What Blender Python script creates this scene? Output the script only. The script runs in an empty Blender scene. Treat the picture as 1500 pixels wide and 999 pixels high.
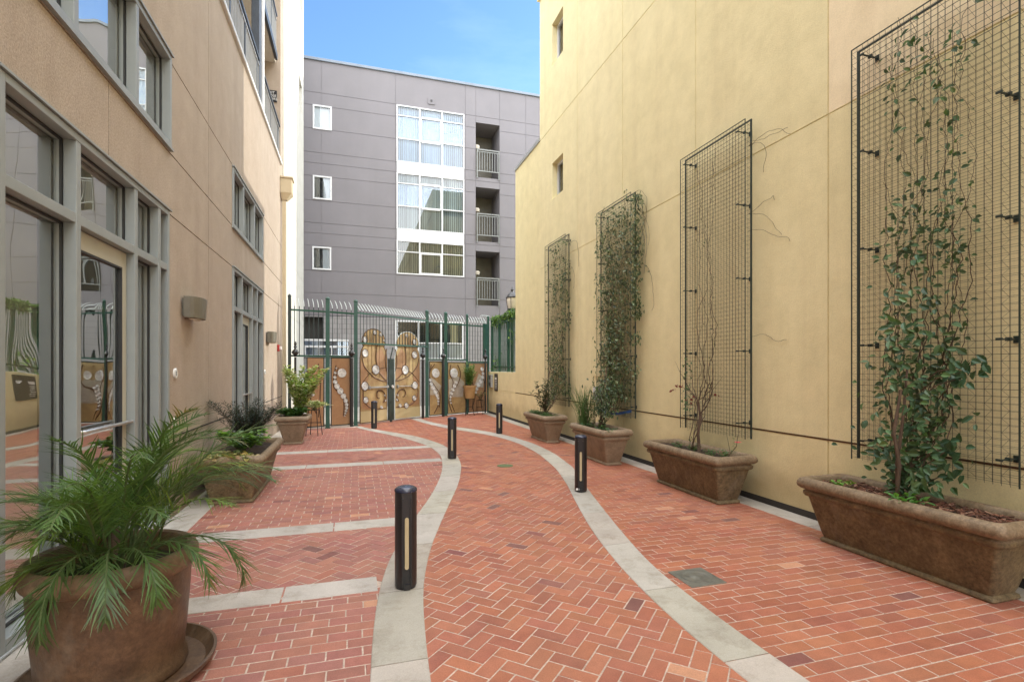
import bpy, math, random
import numpy as np
from mathutils import Vector, Matrix, Quaternion, noise as mnoise
random.seed(7)
R = random.Random(11)
scene = bpy.context.scene
col = scene.collection
PI = math.pi
rad = math.radians

# ------------------------------------------------------------------ materials
def new_mat(name):
    m = bpy.data.materials.new(name); m.use_nodes = True
    nt = m.node_tree
    b = nt.nodes['Principled BSDF']
    return m, nt, b
def N(nt, t, **kw):
    n = nt.nodes.new(t)
    for k, v in kw.items():
        if k in n.inputs: n.inputs[k].default_value = v
        else: setattr(n, k, v)
    return n
def mixc(nt, a, b, fac, mode='MIX'):
    n = nt.nodes.new('ShaderNodeMix'); n.data_type = 'RGBA'; n.blend_type = mode
    for idx, v in ((0, fac), (6, a), (7, b)):
        if hasattr(v, 'is_output'): nt.links.new(v, n.inputs[idx])
        else: n.inputs[idx].default_value = v if idx == 0 else (*v[:3], 1)
    return n.outputs[2]
def ramp(nt, src, p0, p1, c0=(0,0,0), c1=(1,1,1)):
    r = nt.nodes.new('ShaderNodeValToRGB'); nt.links.new(src, r.inputs[0])
    r.color_ramp.elements[0].position = p0; r.color_ramp.elements[1].position = p1
    r.color_ramp.elements[0].color = (*c0, 1); r.color_ramp.elements[1].color = (*c1, 1)
    return r.outputs[0]
WORLD = [False]
def noise(nt, scale, detail=4, rough=.55, stretch=None, src='Object'):
    if WORLD[0]: v = nt.nodes.new('ShaderNodeNewGeometry').outputs['Position']
    else: v = nt.nodes.new('ShaderNodeTexCoord').outputs[src]
    if stretch:
        mp = nt.nodes.new('ShaderNodeMapping'); mp.inputs['Scale'].default_value = stretch
        nt.links.new(v, mp.inputs[0]); v = mp.outputs[0]
    n = N(nt, 'ShaderNodeTexNoise', Scale=scale, Detail=detail, Roughness=rough)
    nt.links.new(v, n.inputs['Vector'])
    return n.outputs['Fac']
def surf(name, c, c2=None, scale=2., rough=.7, bump=0., bscale=60., metallic=0., spec=.4,
         streak=0., streakc=None, attr=False, grain=0., gscale=120., coat=0.):
    m, nt, b = new_mat(name)
    if c2 is None: c2 = tuple(x*.82 for x in c)
    o = mixc(nt, c, c2, ramp(nt, noise(nt, scale, 6, .6), .33, .68))
    if streak:
        sc = streakc or tuple(x*.6 for x in c)
        f = ramp(nt, noise(nt, 1.6, 5, .6, (1.6, 1.6, .12)), .48, .82)
        mt = N(nt, 'ShaderNodeMath', operation='MULTIPLY'); nt.links.new(f, mt.inputs[0]); mt.inputs[1].default_value = streak
        o = mixc(nt, o, sc, mt.outputs[0])
    if grain:
        g = ramp(nt, noise(nt, gscale, 3, .7), .3, .72, (1-grain,)*3, (1+grain*.4,)*3)
        o = mixc(nt, o, g, 1., 'MULTIPLY')
    if attr:
        a = N(nt, 'ShaderNodeAttribute', attribute_name='Col')
        o = mixc(nt, o, a.outputs['Color'], 1., 'MULTIPLY')
    nt.links.new(o, b.inputs['Base Color'])
    b.inputs['Roughness'].default_value = rough
    b.inputs['Metallic'].default_value = metallic
    b.inputs['Specular IOR Level'].default_value = spec
    b.inputs['Coat Weight'].default_value = coat
    if bump:
        bp = N(nt, 'ShaderNodeBump', Strength=bump, Distance=.01)
        nt.links.new(noise(nt, bscale, 5, .65), bp.inputs['Height']); nt.links.new(bp.outputs[0], b.inputs['Normal'])
    return m
def leafmat(name, trans=.3, rough=.42):
    m, nt, b = new_mat(name)
    a = N(nt, 'ShaderNodeAttribute', attribute_name='Col')
    o = mixc(nt, a.outputs['Color'], (.75,.75,.6), 1., 'MULTIPLY')
    c = mixc(nt, a.outputs['Color'], o, ramp(nt, noise(nt, 30, 2), .35, .65))
    nt.links.new(c, b.inputs['Base Color']); b.inputs['Roughness'].default_value = rough
    b.inputs['Specular IOR Level'].default_value = .45
    t = N(nt, 'ShaderNodeBsdfTranslucent'); t2 = mixc(nt, c, (1.3,1.4,.5), 1., 'MULTIPLY'); nt.links.new(t2, t.inputs[0])
    mx = N(nt, 'ShaderNodeMixShader'); mx.inputs[0].default_value = trans
    nt.links.new(b.outputs[0], mx.inputs[1]); nt.links.new(t.outputs[0], mx.inputs[2])
    nt.links.new(mx.outputs[0], nt.nodes['Material Output'].inputs[0])
    return m
def glassmat(name, tint=(.75,.8,.78), refl=.35, wob=.0, wscale=1.5):
    m, nt, b = new_mat(name); nt.nodes.remove(b)
    tr = N(nt, 'ShaderNodeBsdfTransparent'); tr.inputs[0].default_value = (*tint, 1)
    gl = N(nt, 'ShaderNodeBsdfGlossy', Roughness=.0); gl.inputs[0].default_value = (.95,.97,.96,1)
    if wob:
        bp = N(nt, 'ShaderNodeBump', Strength=wob, Distance=.02)
        nt.links.new(noise(nt, wscale, 1, .3), bp.inputs['Height']); nt.links.new(bp.outputs[0], gl.inputs['Normal'])
    fr = N(nt, 'ShaderNodeFresnel', IOR=1.6)
    mt = N(nt, 'ShaderNodeMath', operation='ADD'); nt.links.new(fr.outputs[0], mt.inputs[0]); mt.inputs[1].default_value = refl; mt.use_clamp = True
    mx = N(nt, 'ShaderNodeMixShader'); nt.links.new(mt.outputs[0], mx.inputs[0])
    nt.links.new(tr.outputs[0], mx.inputs[1]); nt.links.new(gl.outputs[0], mx.inputs[2])
    nt.links.new(mx.outputs[0], nt.nodes['Material Output'].inputs[0])
    return m

def stucco(name, c, c2, dark, grain=.12):
    m, nt, b = new_mat(name)
    o = mixc(nt, c, c2, ramp(nt, noise(nt, .55, 6, .62), .3, .7))
    f = ramp(nt, noise(nt, 1.3, 6, .65, (1.8, 1.8, .1)), .5, .85)
    mt = N(nt, 'ShaderNodeMath', operation='MULTIPLY'); nt.links.new(f, mt.inputs[0]); mt.inputs[1].default_value = .6
    o = mixc(nt, o, dark, mt.outputs[0])
    # blotchy trowel marks
    g2 = ramp(nt, noise(nt, 3.2, 7, .7), .35, .75, (.92,.92,.90), (1.06,1.06,1.07)); o = mixc(nt, o, g2, 1., 'MULTIPLY')
    g = ramp(nt, noise(nt, 70, 4, .85), .32, .68, (1-grain,)*3, (1+grain*.5,)*3); o = mixc(nt, o, g, 1., 'MULTIPLY')
    at_ = N(nt, 'ShaderNodeAttribute', attribute_name='Col'); o = mixc(nt, o, at_.outputs['Color'], 1., 'MULTIPLY')
    # grime rising from the ground
    ge = N(nt, 'ShaderNodeNewGeometry'); sx = N(nt, 'ShaderNodeSeparateXYZ'); nt.links.new(ge.outputs['Position'], sx.inputs[0])
    ad = N(nt, 'ShaderNodeMath', operation='MULTIPLY_ADD'); nt.links.new(noise(nt, 2.5, 5), ad.inputs[0]); ad.inputs[1].default_value = -.5; nt.links.new(sx.outputs[2], ad.inputs[2])
    gr = ramp(nt, ad.outputs[0], -.12, .35, (.72,.69,.66), (1,1,1)); o = mixc(nt, o, gr, 1., 'MULTIPLY')
    nt.links.new(o, b.inputs['Base Color']); b.inputs['Roughness'].default_value = .85; b.inputs['Specular IOR Level'].default_value = .25
    bp = N(nt, 'ShaderNodeBump', Strength=.55, Distance=.006); nt.links.new(noise(nt, 75, 5, .7), bp.inputs['Height'])
    bp2 = N(nt, 'ShaderNodeBump', Strength=.35, Distance=.03); nt.links.new(noise(nt, 2.2, 4, .6), bp2.inputs['Height']); nt.links.new(bp2.outputs[0], bp.inputs['Normal'])
    nt.links.new(bp.outputs[0], b.inputs['Normal'])
    return m

MT = {}
MT['yellow'] = stucco('yellow_stucco', (.85,.76,.465), (.81,.72,.425), (.68,.58,.34))
MT['tan'] = stucco('tan_stucco', (.49,.41,.33), (.445,.365,.29), (.35,.28,.215), .36)
MT['cream'] = stucco('cream_stucco', (.66,.635,.565), (.62,.60,.53), (.52,.49,.42), .08)
MT['grey'] = surf('grey_panel', (.212,.20,.212), (.19,.18,.19), .8, .7, .12, 40, streak=.25, streakc=(.165,.155,.16), grain=.06)
MT['joint'] = surf('dark_gap', (.05,.045,.04), rough=.9)
MT['frame'] = surf('grey_green_aluminium', (.29,.315,.31), (.265,.29,.285), 6, .42, .04, 200, spec=.5)
MT['dframe'] = surf('dark_gasket', (.035,.037,.038), rough=.5)
MT['doorf'] = surf('pale_green_aluminium', (.47,.46,.37), (.44,.43,.345), 4, .45)
MT['white'] = surf('white_paint', (.70,.71,.71), (.65,.66,.66), 3, .5, streak=.1, streakc=(.6,.6,.58))
MT['glass'] = glassmat('shopfront_glass', (.93,.96,.93), .36, .3, 1.6)
MT['glass2'] = glassmat('window_glass', (.90,.95,1.), .05, .012, .8)
MT['interior'] = surf('interior_wall', (.75,.74,.68), (.66,.64,.59), .7, .8)
MT['intdark'] = surf('interior_dark', (.06,.06,.055), rough=.8)
MT['blind'] = surf('vertical_blind', (.82,.84,.83), (.72,.76,.78), 1.2, .6, attr=True)
MT['shade'] = surf('pale_roller_shade', (.86,.87,.83), (.82,.83,.79), .6, .8)
MT['sheet'] = surf('tarnished_sheet', (.50,.46,.38), (.36,.31,.24), 9, .45, .2, 20, metallic=.2)
MT['sconce_grey'] = surf('grey_rail_paint', (.25,.26,.25), (.2,.21,.2), 8, .5)
MT['steel'] = surf('brushed_steel', (.62,.62,.60), (.5,.5,.49), 8, .32, metallic=.8)
MT['silver'] = surf('silver_paint', (.40,.41,.40), (.33,.34,.33), 8, .4, metallic=.3)
MT['green'] = surf('green_powder_coat', (.018,.085,.055), (.012,.06,.04), 5, .38, .05, 90, spec=.5)
MT['greend'] = surf('dark_green_coat', (.02,.035,.03), (.012,.025,.02), 5, .42, spec=.5)
MT['wire'] = surf('black_green_wire', (.022,.028,.022), (.035,.035,.025), 3, .5)
MT['black'] = surf('black_powder_coat', (.013,.013,.014), (.022,.02,.02), 9, .33, .05, 120, spec=.55)
MT['tip'] = surf('galvanised_tip', (.6,.66,.64), (.45,.5,.5), 9, .4)
MT['lens'] = surf('tan_lens', (.52,.43,.26), (.44,.36,.2), 9, .35)
WORLD[0] = True
MT['terra'] = surf('brown_cast_stone', (.235,.175,.092), (.13,.095,.05), 9, .62, .45, 45, grain=.5, gscale=38, streak=.25, streakc=(.10,.07,.04))
MT['terra2'] = surf('grey_cast_stone', (.33,.245,.16), (.23,.165,.105), 5.5, .62, .35, 45, grain=.3, gscale=60, streak=.2, streakc=(.14,.10,.06))
MT['terra_rim'] = surf('worn_pinkish_rim', (.285,.205,.125), (.18,.125,.07), 9, .6, .4, 45, grain=.4, gscale=45)
MT['potbrown'] = surf('glazed_brown_pot', (.17,.10,.055), (.09,.052,.03), 7, .38, .25, 35, grain=.35, gscale=40, spec=.5)
MT['potrim'] = surf('worn_tan_rim', (.25,.17,.10), (.16,.10,.058), 7, .5, .25, 35, grain=.3, gscale=40)
for _k in ('terra','terra2','terra_rim','potbrown','potrim'):
    _m = MT[_k]; _nt = _m.node_tree; _b = _nt.nodes['Principled BSDF']; _src = _b.inputs['Base Color'].links[0].from_socket
    _f = ramp(_nt, noise(_nt, 3.1, 9, .74, (1,1,.55)), .54, .80, (0,0,0), (.5,.5,.5)); _o = mixc(_nt, _src, (.40,.34,.26), _f)
    _f = ramp(_nt, noise(_nt, 7.5, 8, .74), .56, .74, (0,0,0), (.75,.75,.75)); _o = mixc(_nt, _o, (.055,.04,.025), _f)
    _nt.links.new(_o, _b.inputs['Base Color'])
WORLD[0] = False
MT['clay'] = surf('clay_pot', (.42,.26,.11), (.34,.2,.08), 6, .6)
MT['soil'] = surf('dark_soil', (.045,.028,.018), (.02,.013,.009), 25, .95, .8, 60)
MT['mulch'] = surf('bark_mulch', (1,1,1), (.7,.7,.7), 40, .85, .4, 90, attr=True)
MT['conc'] = surf('pale_concrete', (.48,.445,.39), (.39,.36,.31), 2.2, .8, .25, 70, grain=.16, gscale=140, streak=.35, streakc=(.30,.27,.22), attr=True)
_m = MT['conc']; _nt = _m.node_tree; _b = _nt.nodes['Principled BSDF']; _src = _b.inputs['Base Color'].links[0].from_socket
_f = ramp(_nt, noise(_nt, 4.5, 8, .72), .50, .78); _o = mixc(_nt, _src, mixc(_nt, _src, (.62,.58,.52), 1., 'MULTIPLY'), _f); _nt.links.new(_o, _b.inputs['Base Color'])
MT['asph'] = surf('asphalt', (.09,.09,.09), (.06,.06,.06), 3, .9, .4, 120)
MT['grout'] = surf('mortar', (.60,.48,.40), (.46,.37,.30), 3, .9, .4, 150, grain=.35, gscale=40)
MT['block'] = None
MT['leaf'] = leafmat('leaf', .28)
MT['palm'] = leafmat('palm_leaf', .32, .38)
MT['stem'] = surf('brown_stem', (.12,.075,.045), (.07,.045,.03), 20, .8, .4, 80)
MT['gstem'] = surf('green_stem', (.10,.14,.05), (.07,.1,.035), 20, .6)
MT['copper'] = surf('aged_bronze_sheet', (.50,.37,.17), (.30,.185,.09), 3.0, .5, .15, 12, metallic=.25, grain=.1, gscale=20, streak=.5, streakc=(.23,.13,.06))
MT['copper2'] = surf('reddish_bronze_sheet', (.42,.25,.13), (.33,.185,.10), 2.2, .5, .15, 12, metallic=.25, grain=.1, gscale=20, streak=.4, streakc=(.2,.1,.05))
MT['band'] = surf('tan_kick_plate', (.48,.40,.22), (.42,.34,.18), 3, .55)
MT['bronze'] = surf('dark_bronze_bar', (.13,.07,.035), (.09,.05,.03), 6, .45, metallic=.4)
MT['disc'] = surf('embossed_aluminium', (.74,.73,.70), (.5,.5,.48), 14, .42, .6, 30, metallic=.25)
MT['iron'] = surf('black_iron', (.02,.018,.018), rough=.55)
MT['lampg'] = surf('frosted_lamp_glass', (.72,.66,.55), (.6,.55,.45), 10, .25, spec=.6)
MT['sconce'] = surf('olive_bronze_paint', (.17,.155,.115), (.14,.125,.09), 4, .42, spec=.5)
MT['brassy'] = surf('cover_plate', (.20,.20,.17), (.12,.12,.10), 10, .5, .3, 60, metallic=.3)
MT['blue'] = surf('blue_ribbon', (.06,.16,.5), rough=.5)
MT['red'] = surf('red_plastic', (.45,.035,.03), rough=.4)
MT['signb'] = surf('black_sign', (.02,.02,.022), rough=.4)
MT['signw'] = surf('white_lettering', (.8,.8,.78), (.76,.76,.74), 4, .5)
MT['bluepost'] = surf('blue_grey_post', (.055,.07,.09), (.04,.05,.065), 5, .45)
MT['pipe'] = surf('cream_pipe', (.60,.50,.33), (.52,.43,.28), 3, .5, streak=.2)
MT['petal'] = leafmat('petal', .35, .5)

def blockmat():
    m, nt, b = new_mat('grey_concrete_block')
    tc = N(nt, 'ShaderNodeTexCoord'); mp = N(nt, 'ShaderNodeMapping'); mp.inputs['Rotation'].default_value = (PI/2, 0, 0)
    nt.links.new(tc.outputs['Object'], mp.inputs[0])
    br = N(nt, 'ShaderNodeTexBrick', Scale=1., **{'Mortar Size': .008, 'Brick Width': .4, 'Row Height': .2})
    br.inputs['Color1'].default_value = (.30,.29,.29,1); br.inputs['Color2'].default_value = (.26,.25,.25,1); br.inputs['Mortar'].default_value = (.17,.16,.16,1)
    nt.links.new(mp.outputs[0], br.inputs[0]); nt.links.new(br.outputs[0], b.inputs['Base Color']); b.inputs['Roughness'].default_value = .85
    return m
MT['block'] = blockmat()
def brickmat():
    m, nt, b = new_mat('clay_paver')
    a = N(nt, 'ShaderNodeAttribute', attribute_name='Col')
    g = ramp(nt, noise(nt, 130, 4, .75), .3, .72, (.72,.70,.68), (1.14,1.14,1.14))
    o = mixc(nt, a.outputs['Color'], g, 1., 'MULTIPLY')
    g = ramp(nt, noise(nt, 9, 5, .65), .3, .75, (.86,.84,.84), (1.12,1.10,1.08)); o = mixc(nt, o, g, 1., 'MULTIPLY')
    # dusty wear, broad patches
    f = ramp(nt, noise(nt, .9, 6, .65), .42, .78); mt = N(nt, 'ShaderNodeMath', operation='MULTIPLY'); nt.links.new(f, mt.inputs[0]); mt.inputs[1].default_value = .22
    o = mixc(nt, o, (.48,.28,.19), mt.outputs[0])
    f = ramp(nt, noise(nt, .7, 7, .7, (1.3,1,1)), .58, .88); mt = N(nt, 'ShaderNodeMath', operation='MULTIPLY'); nt.links.new(f, mt.inputs[0]); mt.inputs[1].default_value = .3
    o = mixc(nt, o, (.13,.075,.055), mt.outputs[0])
    nt.links.new(o, b.inputs['Base Color'])
    rr = N(nt, 'ShaderNodeMath', operation='MULTIPLY_ADD'); nt.links.new(noise(nt, 6, 4), rr.inputs[0]); rr.inputs[1].default_value = .3; rr.inputs[2].default_value = .42
    nt.links.new(rr.outputs[0], b.inputs['Roughness']); b.inputs['Specular IOR Level'].default_value = .35
    bp = N(nt, 'ShaderNodeBump', Strength=.5, Distance=.003); nt.links.new(noise(nt, 90, 5, .7), bp.inputs['Height']); nt.links.new(bp.outputs[0], b.inputs['Normal'])
    return m
MT['brick'] = brickmat()

# ------------------------------------------------------------------ mesh collector
class MB:
    def __init__(s): s.v = []; s.f = []; s.c = []
    def add(s, vs, fs, c=(1,1,1)):
        n = len(s.v); s.v.extend(vs)
        for f in fs: s.f.append(tuple(i+n for i in f)); s.c.append(c)
    def box(s, x0, x1, y0, y1, z0, z1, c=(1,1,1)):
        if x0 > x1: x0, x1 = x1, x0
        if y0 > y1: y0, y1 = y1, y0
        if z0 > z1: z0, z1 = z1, z0
        v = [(x,y,z) for z in (z0,z1) for y in (y0,y1) for x in (x0,x1)]
        s.add(v, [(0,2,3,1),(4,5,7,6),(0,1,5,4),(2,6,7,3),(0,4,6,2),(1,3,7,5)], c)
    def obox(s, p, ax, ay, az, hx, hy, hz, c=(1,1,1)):
        p = Vector(p); ax=Vector(ax).normalized(); ay=Vector(ay).normalized(); az=Vector(az).normalized()
        v = [tuple(p+ax*(i*hx)+ay*(j*hy)+az*(k*hz)) for k in (-1,1) for j in (-1,1) for i in (-1,1)]
        s.add(v, [(0,2,3,1),(4,5,7,6),(0,1,5,4),(2,6,7,3),(0,4,6,2),(1,3,7,5)], c)
    def tube(s, pts, r, n=6, c=(1,1,1), cap=True):
        pts = [Vector(p) for p in pts]; k = len(pts)
        rs = r if isinstance(r, (list, tuple)) else [r]*k
        vs = []; up = None
        for i, p in enumerate(pts):
            d = (pts[min(i+1,k-1)]-pts[max(i-1,0)])
            d = d.normalized() if d.length > 1e-9 else Vector((0,0,1))
            if up is None:
                up = Vector((0,0,1)) if abs(d.z) < .9 else Vector((1,0,0))
            a = d.cross(up); a = a.normalized() if a.length > 1e-6 else Vector((1,0,0)); b = a.cross(d).normalized(); up = b
            for j in range(n):
                t = 2*PI*(j+.5)/n; vs.append(tuple(p + (a*math.cos(t)+b*math.sin(t))*rs[i]))
        fs = [(i*n+j, i*n+(j+1)%n, (i+1)*n+(j+1)%n, (i+1)*n+j) for i in range(k-1) for j in range(n)]
        if cap and n > 2: fs += [tuple(range(n-1,-1,-1)), tuple(range((k-1)*n, k*n))]
        s.add(vs, fs, c)
    def lathe(s, prof, ctr, n=32, c=(1,1,1), axis=None, sx=1, sy=1):
        cx, cy, cz = ctr; vs = []
        for r_, z in prof:
            for j in range(n):
                t = 2*PI*j/n; vs.append((cx+r_*math.cos(t)*sx, cy+r_*math.sin(t)*sy, cz+z))
        k = len(prof)
        fs = [(i*n+j, i*n+(j+1)%n, (i+1)*n+(j+1)%n, (i+1)*n+j) for i in range(k-1) for j in range(n)]
        fs += [tuple(range(n-1,-1,-1)), tuple(range((k-1)*n, k*n))]
        s.add(vs, fs, c)
    def prism(s, poly, fn, t0, t1, c=(1,1,1)):
        n = len(poly)
        v = [fn(a,b,t0) for a,b in poly]+[fn(a,b,t1) for a,b in poly]
        s.add(v, [tuple(range(n)), tuple(range(2*n-1,n-1,-1))]+[(i,(i+n),(i+1)%n+n,(i+1)%n) for i in range(n)], c)
    def leaf(s, p, d, up, L, w, c, fold=.25, curl=.15):
        p = Vector(p); d = Vector(d).normalized(); sd = d.cross(Vector(up))
        sd = sd.normalized() if sd.length > 1e-5 else Vector((1,0,0)); nn = sd.cross(d)
        q = []
        for t_, wk, dz in ((.28,.42,-.02),(.62,.44,-.05)):
            cpt = p+d*(L*t_)-nn*(L*curl*t_*t_); q += [cpt+sd*(w*wk)+nn*(w*fold*.8), cpt-nn*0, cpt-sd*(w*wk)+nn*(w*fold*.8)]
        t = p+d*L-nn*(L*curl)
        s.add([tuple(x) for x in (p, *q, t)], [(0,1,2),(0,2,3),(1,4,5,2),(2,5,6,3),(4,7,5),(5,7,6)], c)
    def build(s, name, mat, parent=None, smooth=False, bevel=0, tag=None):
        me = bpy.data.meshes.new(name)
        off = Vector((0,0,0)) if parent is None else parent.get('_o', None)
        o = bpy.data.objects.new(name, me)
        if parent is not None:
            off = world_loc(parent); o.parent = parent
        vv = s.v if off.length == 0 else [(x-off.x, y-off.y, z-off.z) for x,y,z in s.v]
        me.from_pydata(vv, [], s.f); me.update()
        if any(c != (1,1,1) for c in s.c):
            at = me.color_attributes.new('Col', 'FLOAT_COLOR', 'CORNER')
            arr = np.ones((len(me.loops), 4), dtype=np.float32); k = 0
            for f, c in zip(s.f, s.c): arr[k:k+len(f), :3] = c; k += len(f)
            at.data.foreach_set('color', arr.ravel())
        else:
            at = me.color_attributes.new('Col', 'FLOAT_COLOR', 'CORNER')
            at.data.foreach_set('color', np.ones(len(me.loops)*4, dtype=np.float32))
        me.materials.append(MT[mat] if isinstance(mat, str) else mat)
        if smooth: me.polygons.foreach_set('use_smooth', [True]*len(me.polygons))
        col.objects.link(o)
        if bevel:
            b = o.modifiers.new('bevel', 'BEVEL'); b.width = bevel; b.segments = 2; b.limit_method = 'ANGLE'; b.angle_limit = rad(40)
        if smooth:
            me.set_sharp_from_angle(angle=rad(42))
        if tag: tg(o, *tag)
        return o
def world_loc(o):
    v = Vector((0,0,0))
    while o is not None: v += o.location; o = o.parent
    return v
def tg(o, label=None, cat=None, group=None, kind=None):
    if label: o['label'] = label
    if cat: o['category'] = cat
    if group: o['group'] = group
    if kind: o['kind'] = kind
    return o
def thing(name, loc, label, cat, group=None):
    o = bpy.data.objects.new(name, None); o.empty_display_size = .2; o.location = loc; col.objects.link(o)
    return tg(o, label, cat, group)
def copy_tree(o, parent=None):
    c = o.copy(); col.objects.link(c); c.parent = parent
    for ch in list(o.children): copy_tree(ch, c)
    return c
def struct(o): o['kind'] = 'structure'; return o

def jit(c, a=.15, r=R):
    k = 1+r.uniform(-a, a); return (c[0]*k*(1+r.uniform(-a,a)*.4), c[1]*k, c[2]*k*(1+r.uniform(-a,a)*.5))

# relief wall: a grid of cells, each at its own depth; joints are real grooves and holes get real reveals
def relief(mb, u0, u1, z0, z1, ujoints, zjoints, holes, mapf, jd=.012, jw=.007, tint=None):
    tint = tint or (lambda u,z: (1,1,1))
    us = {u0, u1}; zs = {z0, z1}
    for j in ujoints: us |= {j-jw, j+jw}
    for j in zjoints: zs |= {j-jw, j+jw}
    for h in holes: us |= {h[0], h[1]}; zs |= {h[2], h[3]}
    us = sorted(u for u in us if u0 <= u <= u1); zs = sorted(z for z in zs if z0 <= z <= z1)
    def dep(i, k):
        if i < 0 or k < 0 or i >= len(us)-1 or k >= len(zs)-1: return 0
        u = (us[i]+us[i+1])/2; z = (zs[k]+zs[k+1])/2
        for h in holes:
            if h[0] < u < h[1] and h[2] < z < h[3]: return h[4]
        for j in ujoints:
            if abs(u-j) < jw: return jd
        for j in zjoints:
            if abs(z-j) < jw: return jd
        return 0
    for i in range(len(us)-1):
        for k in range(len(zs)-1):
            d = dep(i, k); a, b, c, e = us[i], us[i+1], zs[k], zs[k+1]
            if d < .05: mb.add([mapf(a,c,d), mapf(b,c,d), mapf(b,e,d), mapf(a,e,d)], [(0,1,2,3)], tint((a+b)/2,(c+e)/2))
            for (di, dk, p, q) in ((1,0,(b,c),(b,e)), (0,1,(a,e),(b,e)), (-1,0,(a,c),(a,e)), (0,-1,(a,c),(b,c))):
                d2 = dep(i+di, k+dk)
                if d > d2: mb.add([mapf(*p,d2), mapf(*q,d2), mapf(*q,d), mapf(*p,d)], [(0,1,2,3)])

XL, XR, YG = -1.84, 4.56, 22.0

# ------------------------------------------------------------------ ground and paving
g = MB(); g.add([(-400,-400,-.03),(400,-400,-.03),(400,400,-.03),(-400,400,-.03)], [(0,1,2,3)])
struct(g.build('ground', 'asph'))
g = MB(); g.add([(XL,-14,-.0028),(XR,-14,-.0028),(XR,18.2,-.0028),(-1.84,14.2,-.0028)], [(0,1,2,3)])
struct(g.build('mortar_bed', 'grout'))

LI = [(.02,-3),(.02,1.5),(.07,2.66),(.09,3.05),(.14,3.6),(.20,4.02),(.31,4.51),(.62,5.52),(.88,6.28),(1.17,7.34),(1.34,8.14),(1.49,9.2),(1.45,10.4),(1.12,11.61),(.63,12.82),(.02,14.2)]
LO = [(.33,-3),(.33,1.5),(.36,2.57),(.39,2.96),(.46,3.71),(.64,4.54),(.92,5.48),(1.36,6.91),(1.66,8.18),(1.79,9.3),(1.74,10.57),(1.42,11.89),(.87,12.98),(.49,13.69),(.1,14.55)]
RI = [(2.05,-3),(1.9,1.2),(1.88,2.11),(1.89,2.65),(1.92,2.95),(2.0,3.61),(2.2,4.55),(2.55,5.77),(2.73,6.34),(3.03,7.51),(3.25,8.93),(3.3,10.18),(3.15,11.4),(2.78,12.39),(2.28,13.46),(1.9,14.9),(1.66,16.2)]
RO = [(2.36,-3),(2.2,1.2),(2.18,2.01),(2.19,2.64),(2.25,3.53),(2.48,4.5),(2.87,5.97),(3.31,7.42),(3.54,8.85),(3.59,10.2),(3.42,11.6),(3.07,12.7),(2.61,13.6),(2.2,14.8),(1.96,16.1)]
YS = np.linspace(-3, 16.4, 389)
def smooth_edge(pts):
    x = np.interp(YS, [p[1] for p in pts], [p[0] for p in pts])
    k = np.exp(-.5*(np.arange(-14,15)/6.)**2); k /= k.sum()
    xp = np.pad(x, 14, mode='edge'); return np.convolve(xp, k, 'valid')
EL, EO, ERI, ERO = (smooth_edge(p) for p in (LI, LO, RI, RO))
def xe(e, y): return float(np.interp(y, YS, e))

def band(name, ea, eb, y0, y1, seg, off):
    m = MB(); y = y0+off
    cuts = [y0]
    while y < y1-.2: cuts.append(y); y += seg*(1+R.uniform(-.06,.06))
    cuts.append(y1)
    for a, b in zip(cuts[:-1], cuts[1:]):
        a += .004; b -= .004; n = 8
        c = jit((1,1,1), .08); vs = []
        for i in range(n+1):
            t = a+(b-a)*i/n; xa, xb = xe(ea,t), xe(eb,t)
            for (x, z) in ((xa,-.02),(xa+.001,.001),(xa+.006,.005),(xb-.006,.005),(xb-.001,.001),(xb,-.02)): vs.append((x,t,z))
        fs = [(i*6+j, i*6+j+1, (i+1)*6+j+1, (i+1)*6+j) for i in range(n) for j in range(5)]
        fs += [(0,1,2,3,4,5), tuple(n*6+j for j in range(5,-1,-1))]
        m.add(vs, fs, c)
    return struct(m.build(name, 'conc'))
band('concrete_band', EL, EO, -3, 14.5, .93, .15)
band('concrete_band', ERI, ERO, -3, 16.3, .93, .55)
def straight(name, segs, ya, yb, x0, x1f, z=.003):
    m = MB(); xs = segs
    for a, b in zip(xs[:-1], xs[1:]):
        bb = b-.005 if b != xs[-1] else b
        m.box(a+.005, bb, ya, yb, -.02, z, jit((1.02,1.03,1.04), .07))
    return struct(m.build(name, 'conc', bevel=.004))
straight('concrete_cross_band', [-1.6,-.48,.155], 3.74, 4.0, 0, 0)
straight('concrete_cross_band', [-1.6,-.2,.42], 5.24, 5.52, 0, 0)
straight('concrete_cross_band', [-1.6,-.75,.45,1.42], 8.66, 8.95, 0, 0)
straight('concrete_cross_band', [-1.6,-.5,.7,1.47], 10.2, 10.48, 0, 0)
for nm, xa, xb, ya, yb in (('concrete_edge_strip', 4.31, 4.56, -6, 17.75), ('concrete_edge_strip', -1.84, -1.55, -6, 13.9)):
    m = MB(); y = ya
    while y < yb-.1:
        L = 1.25; m.box(xa, xb, y+.004, min(y+L, yb)-.004, -.02, .003, jit((.98,.97,.96), .09)); y += L
    struct(m.build(nm, 'conc', bevel=.004))

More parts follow.
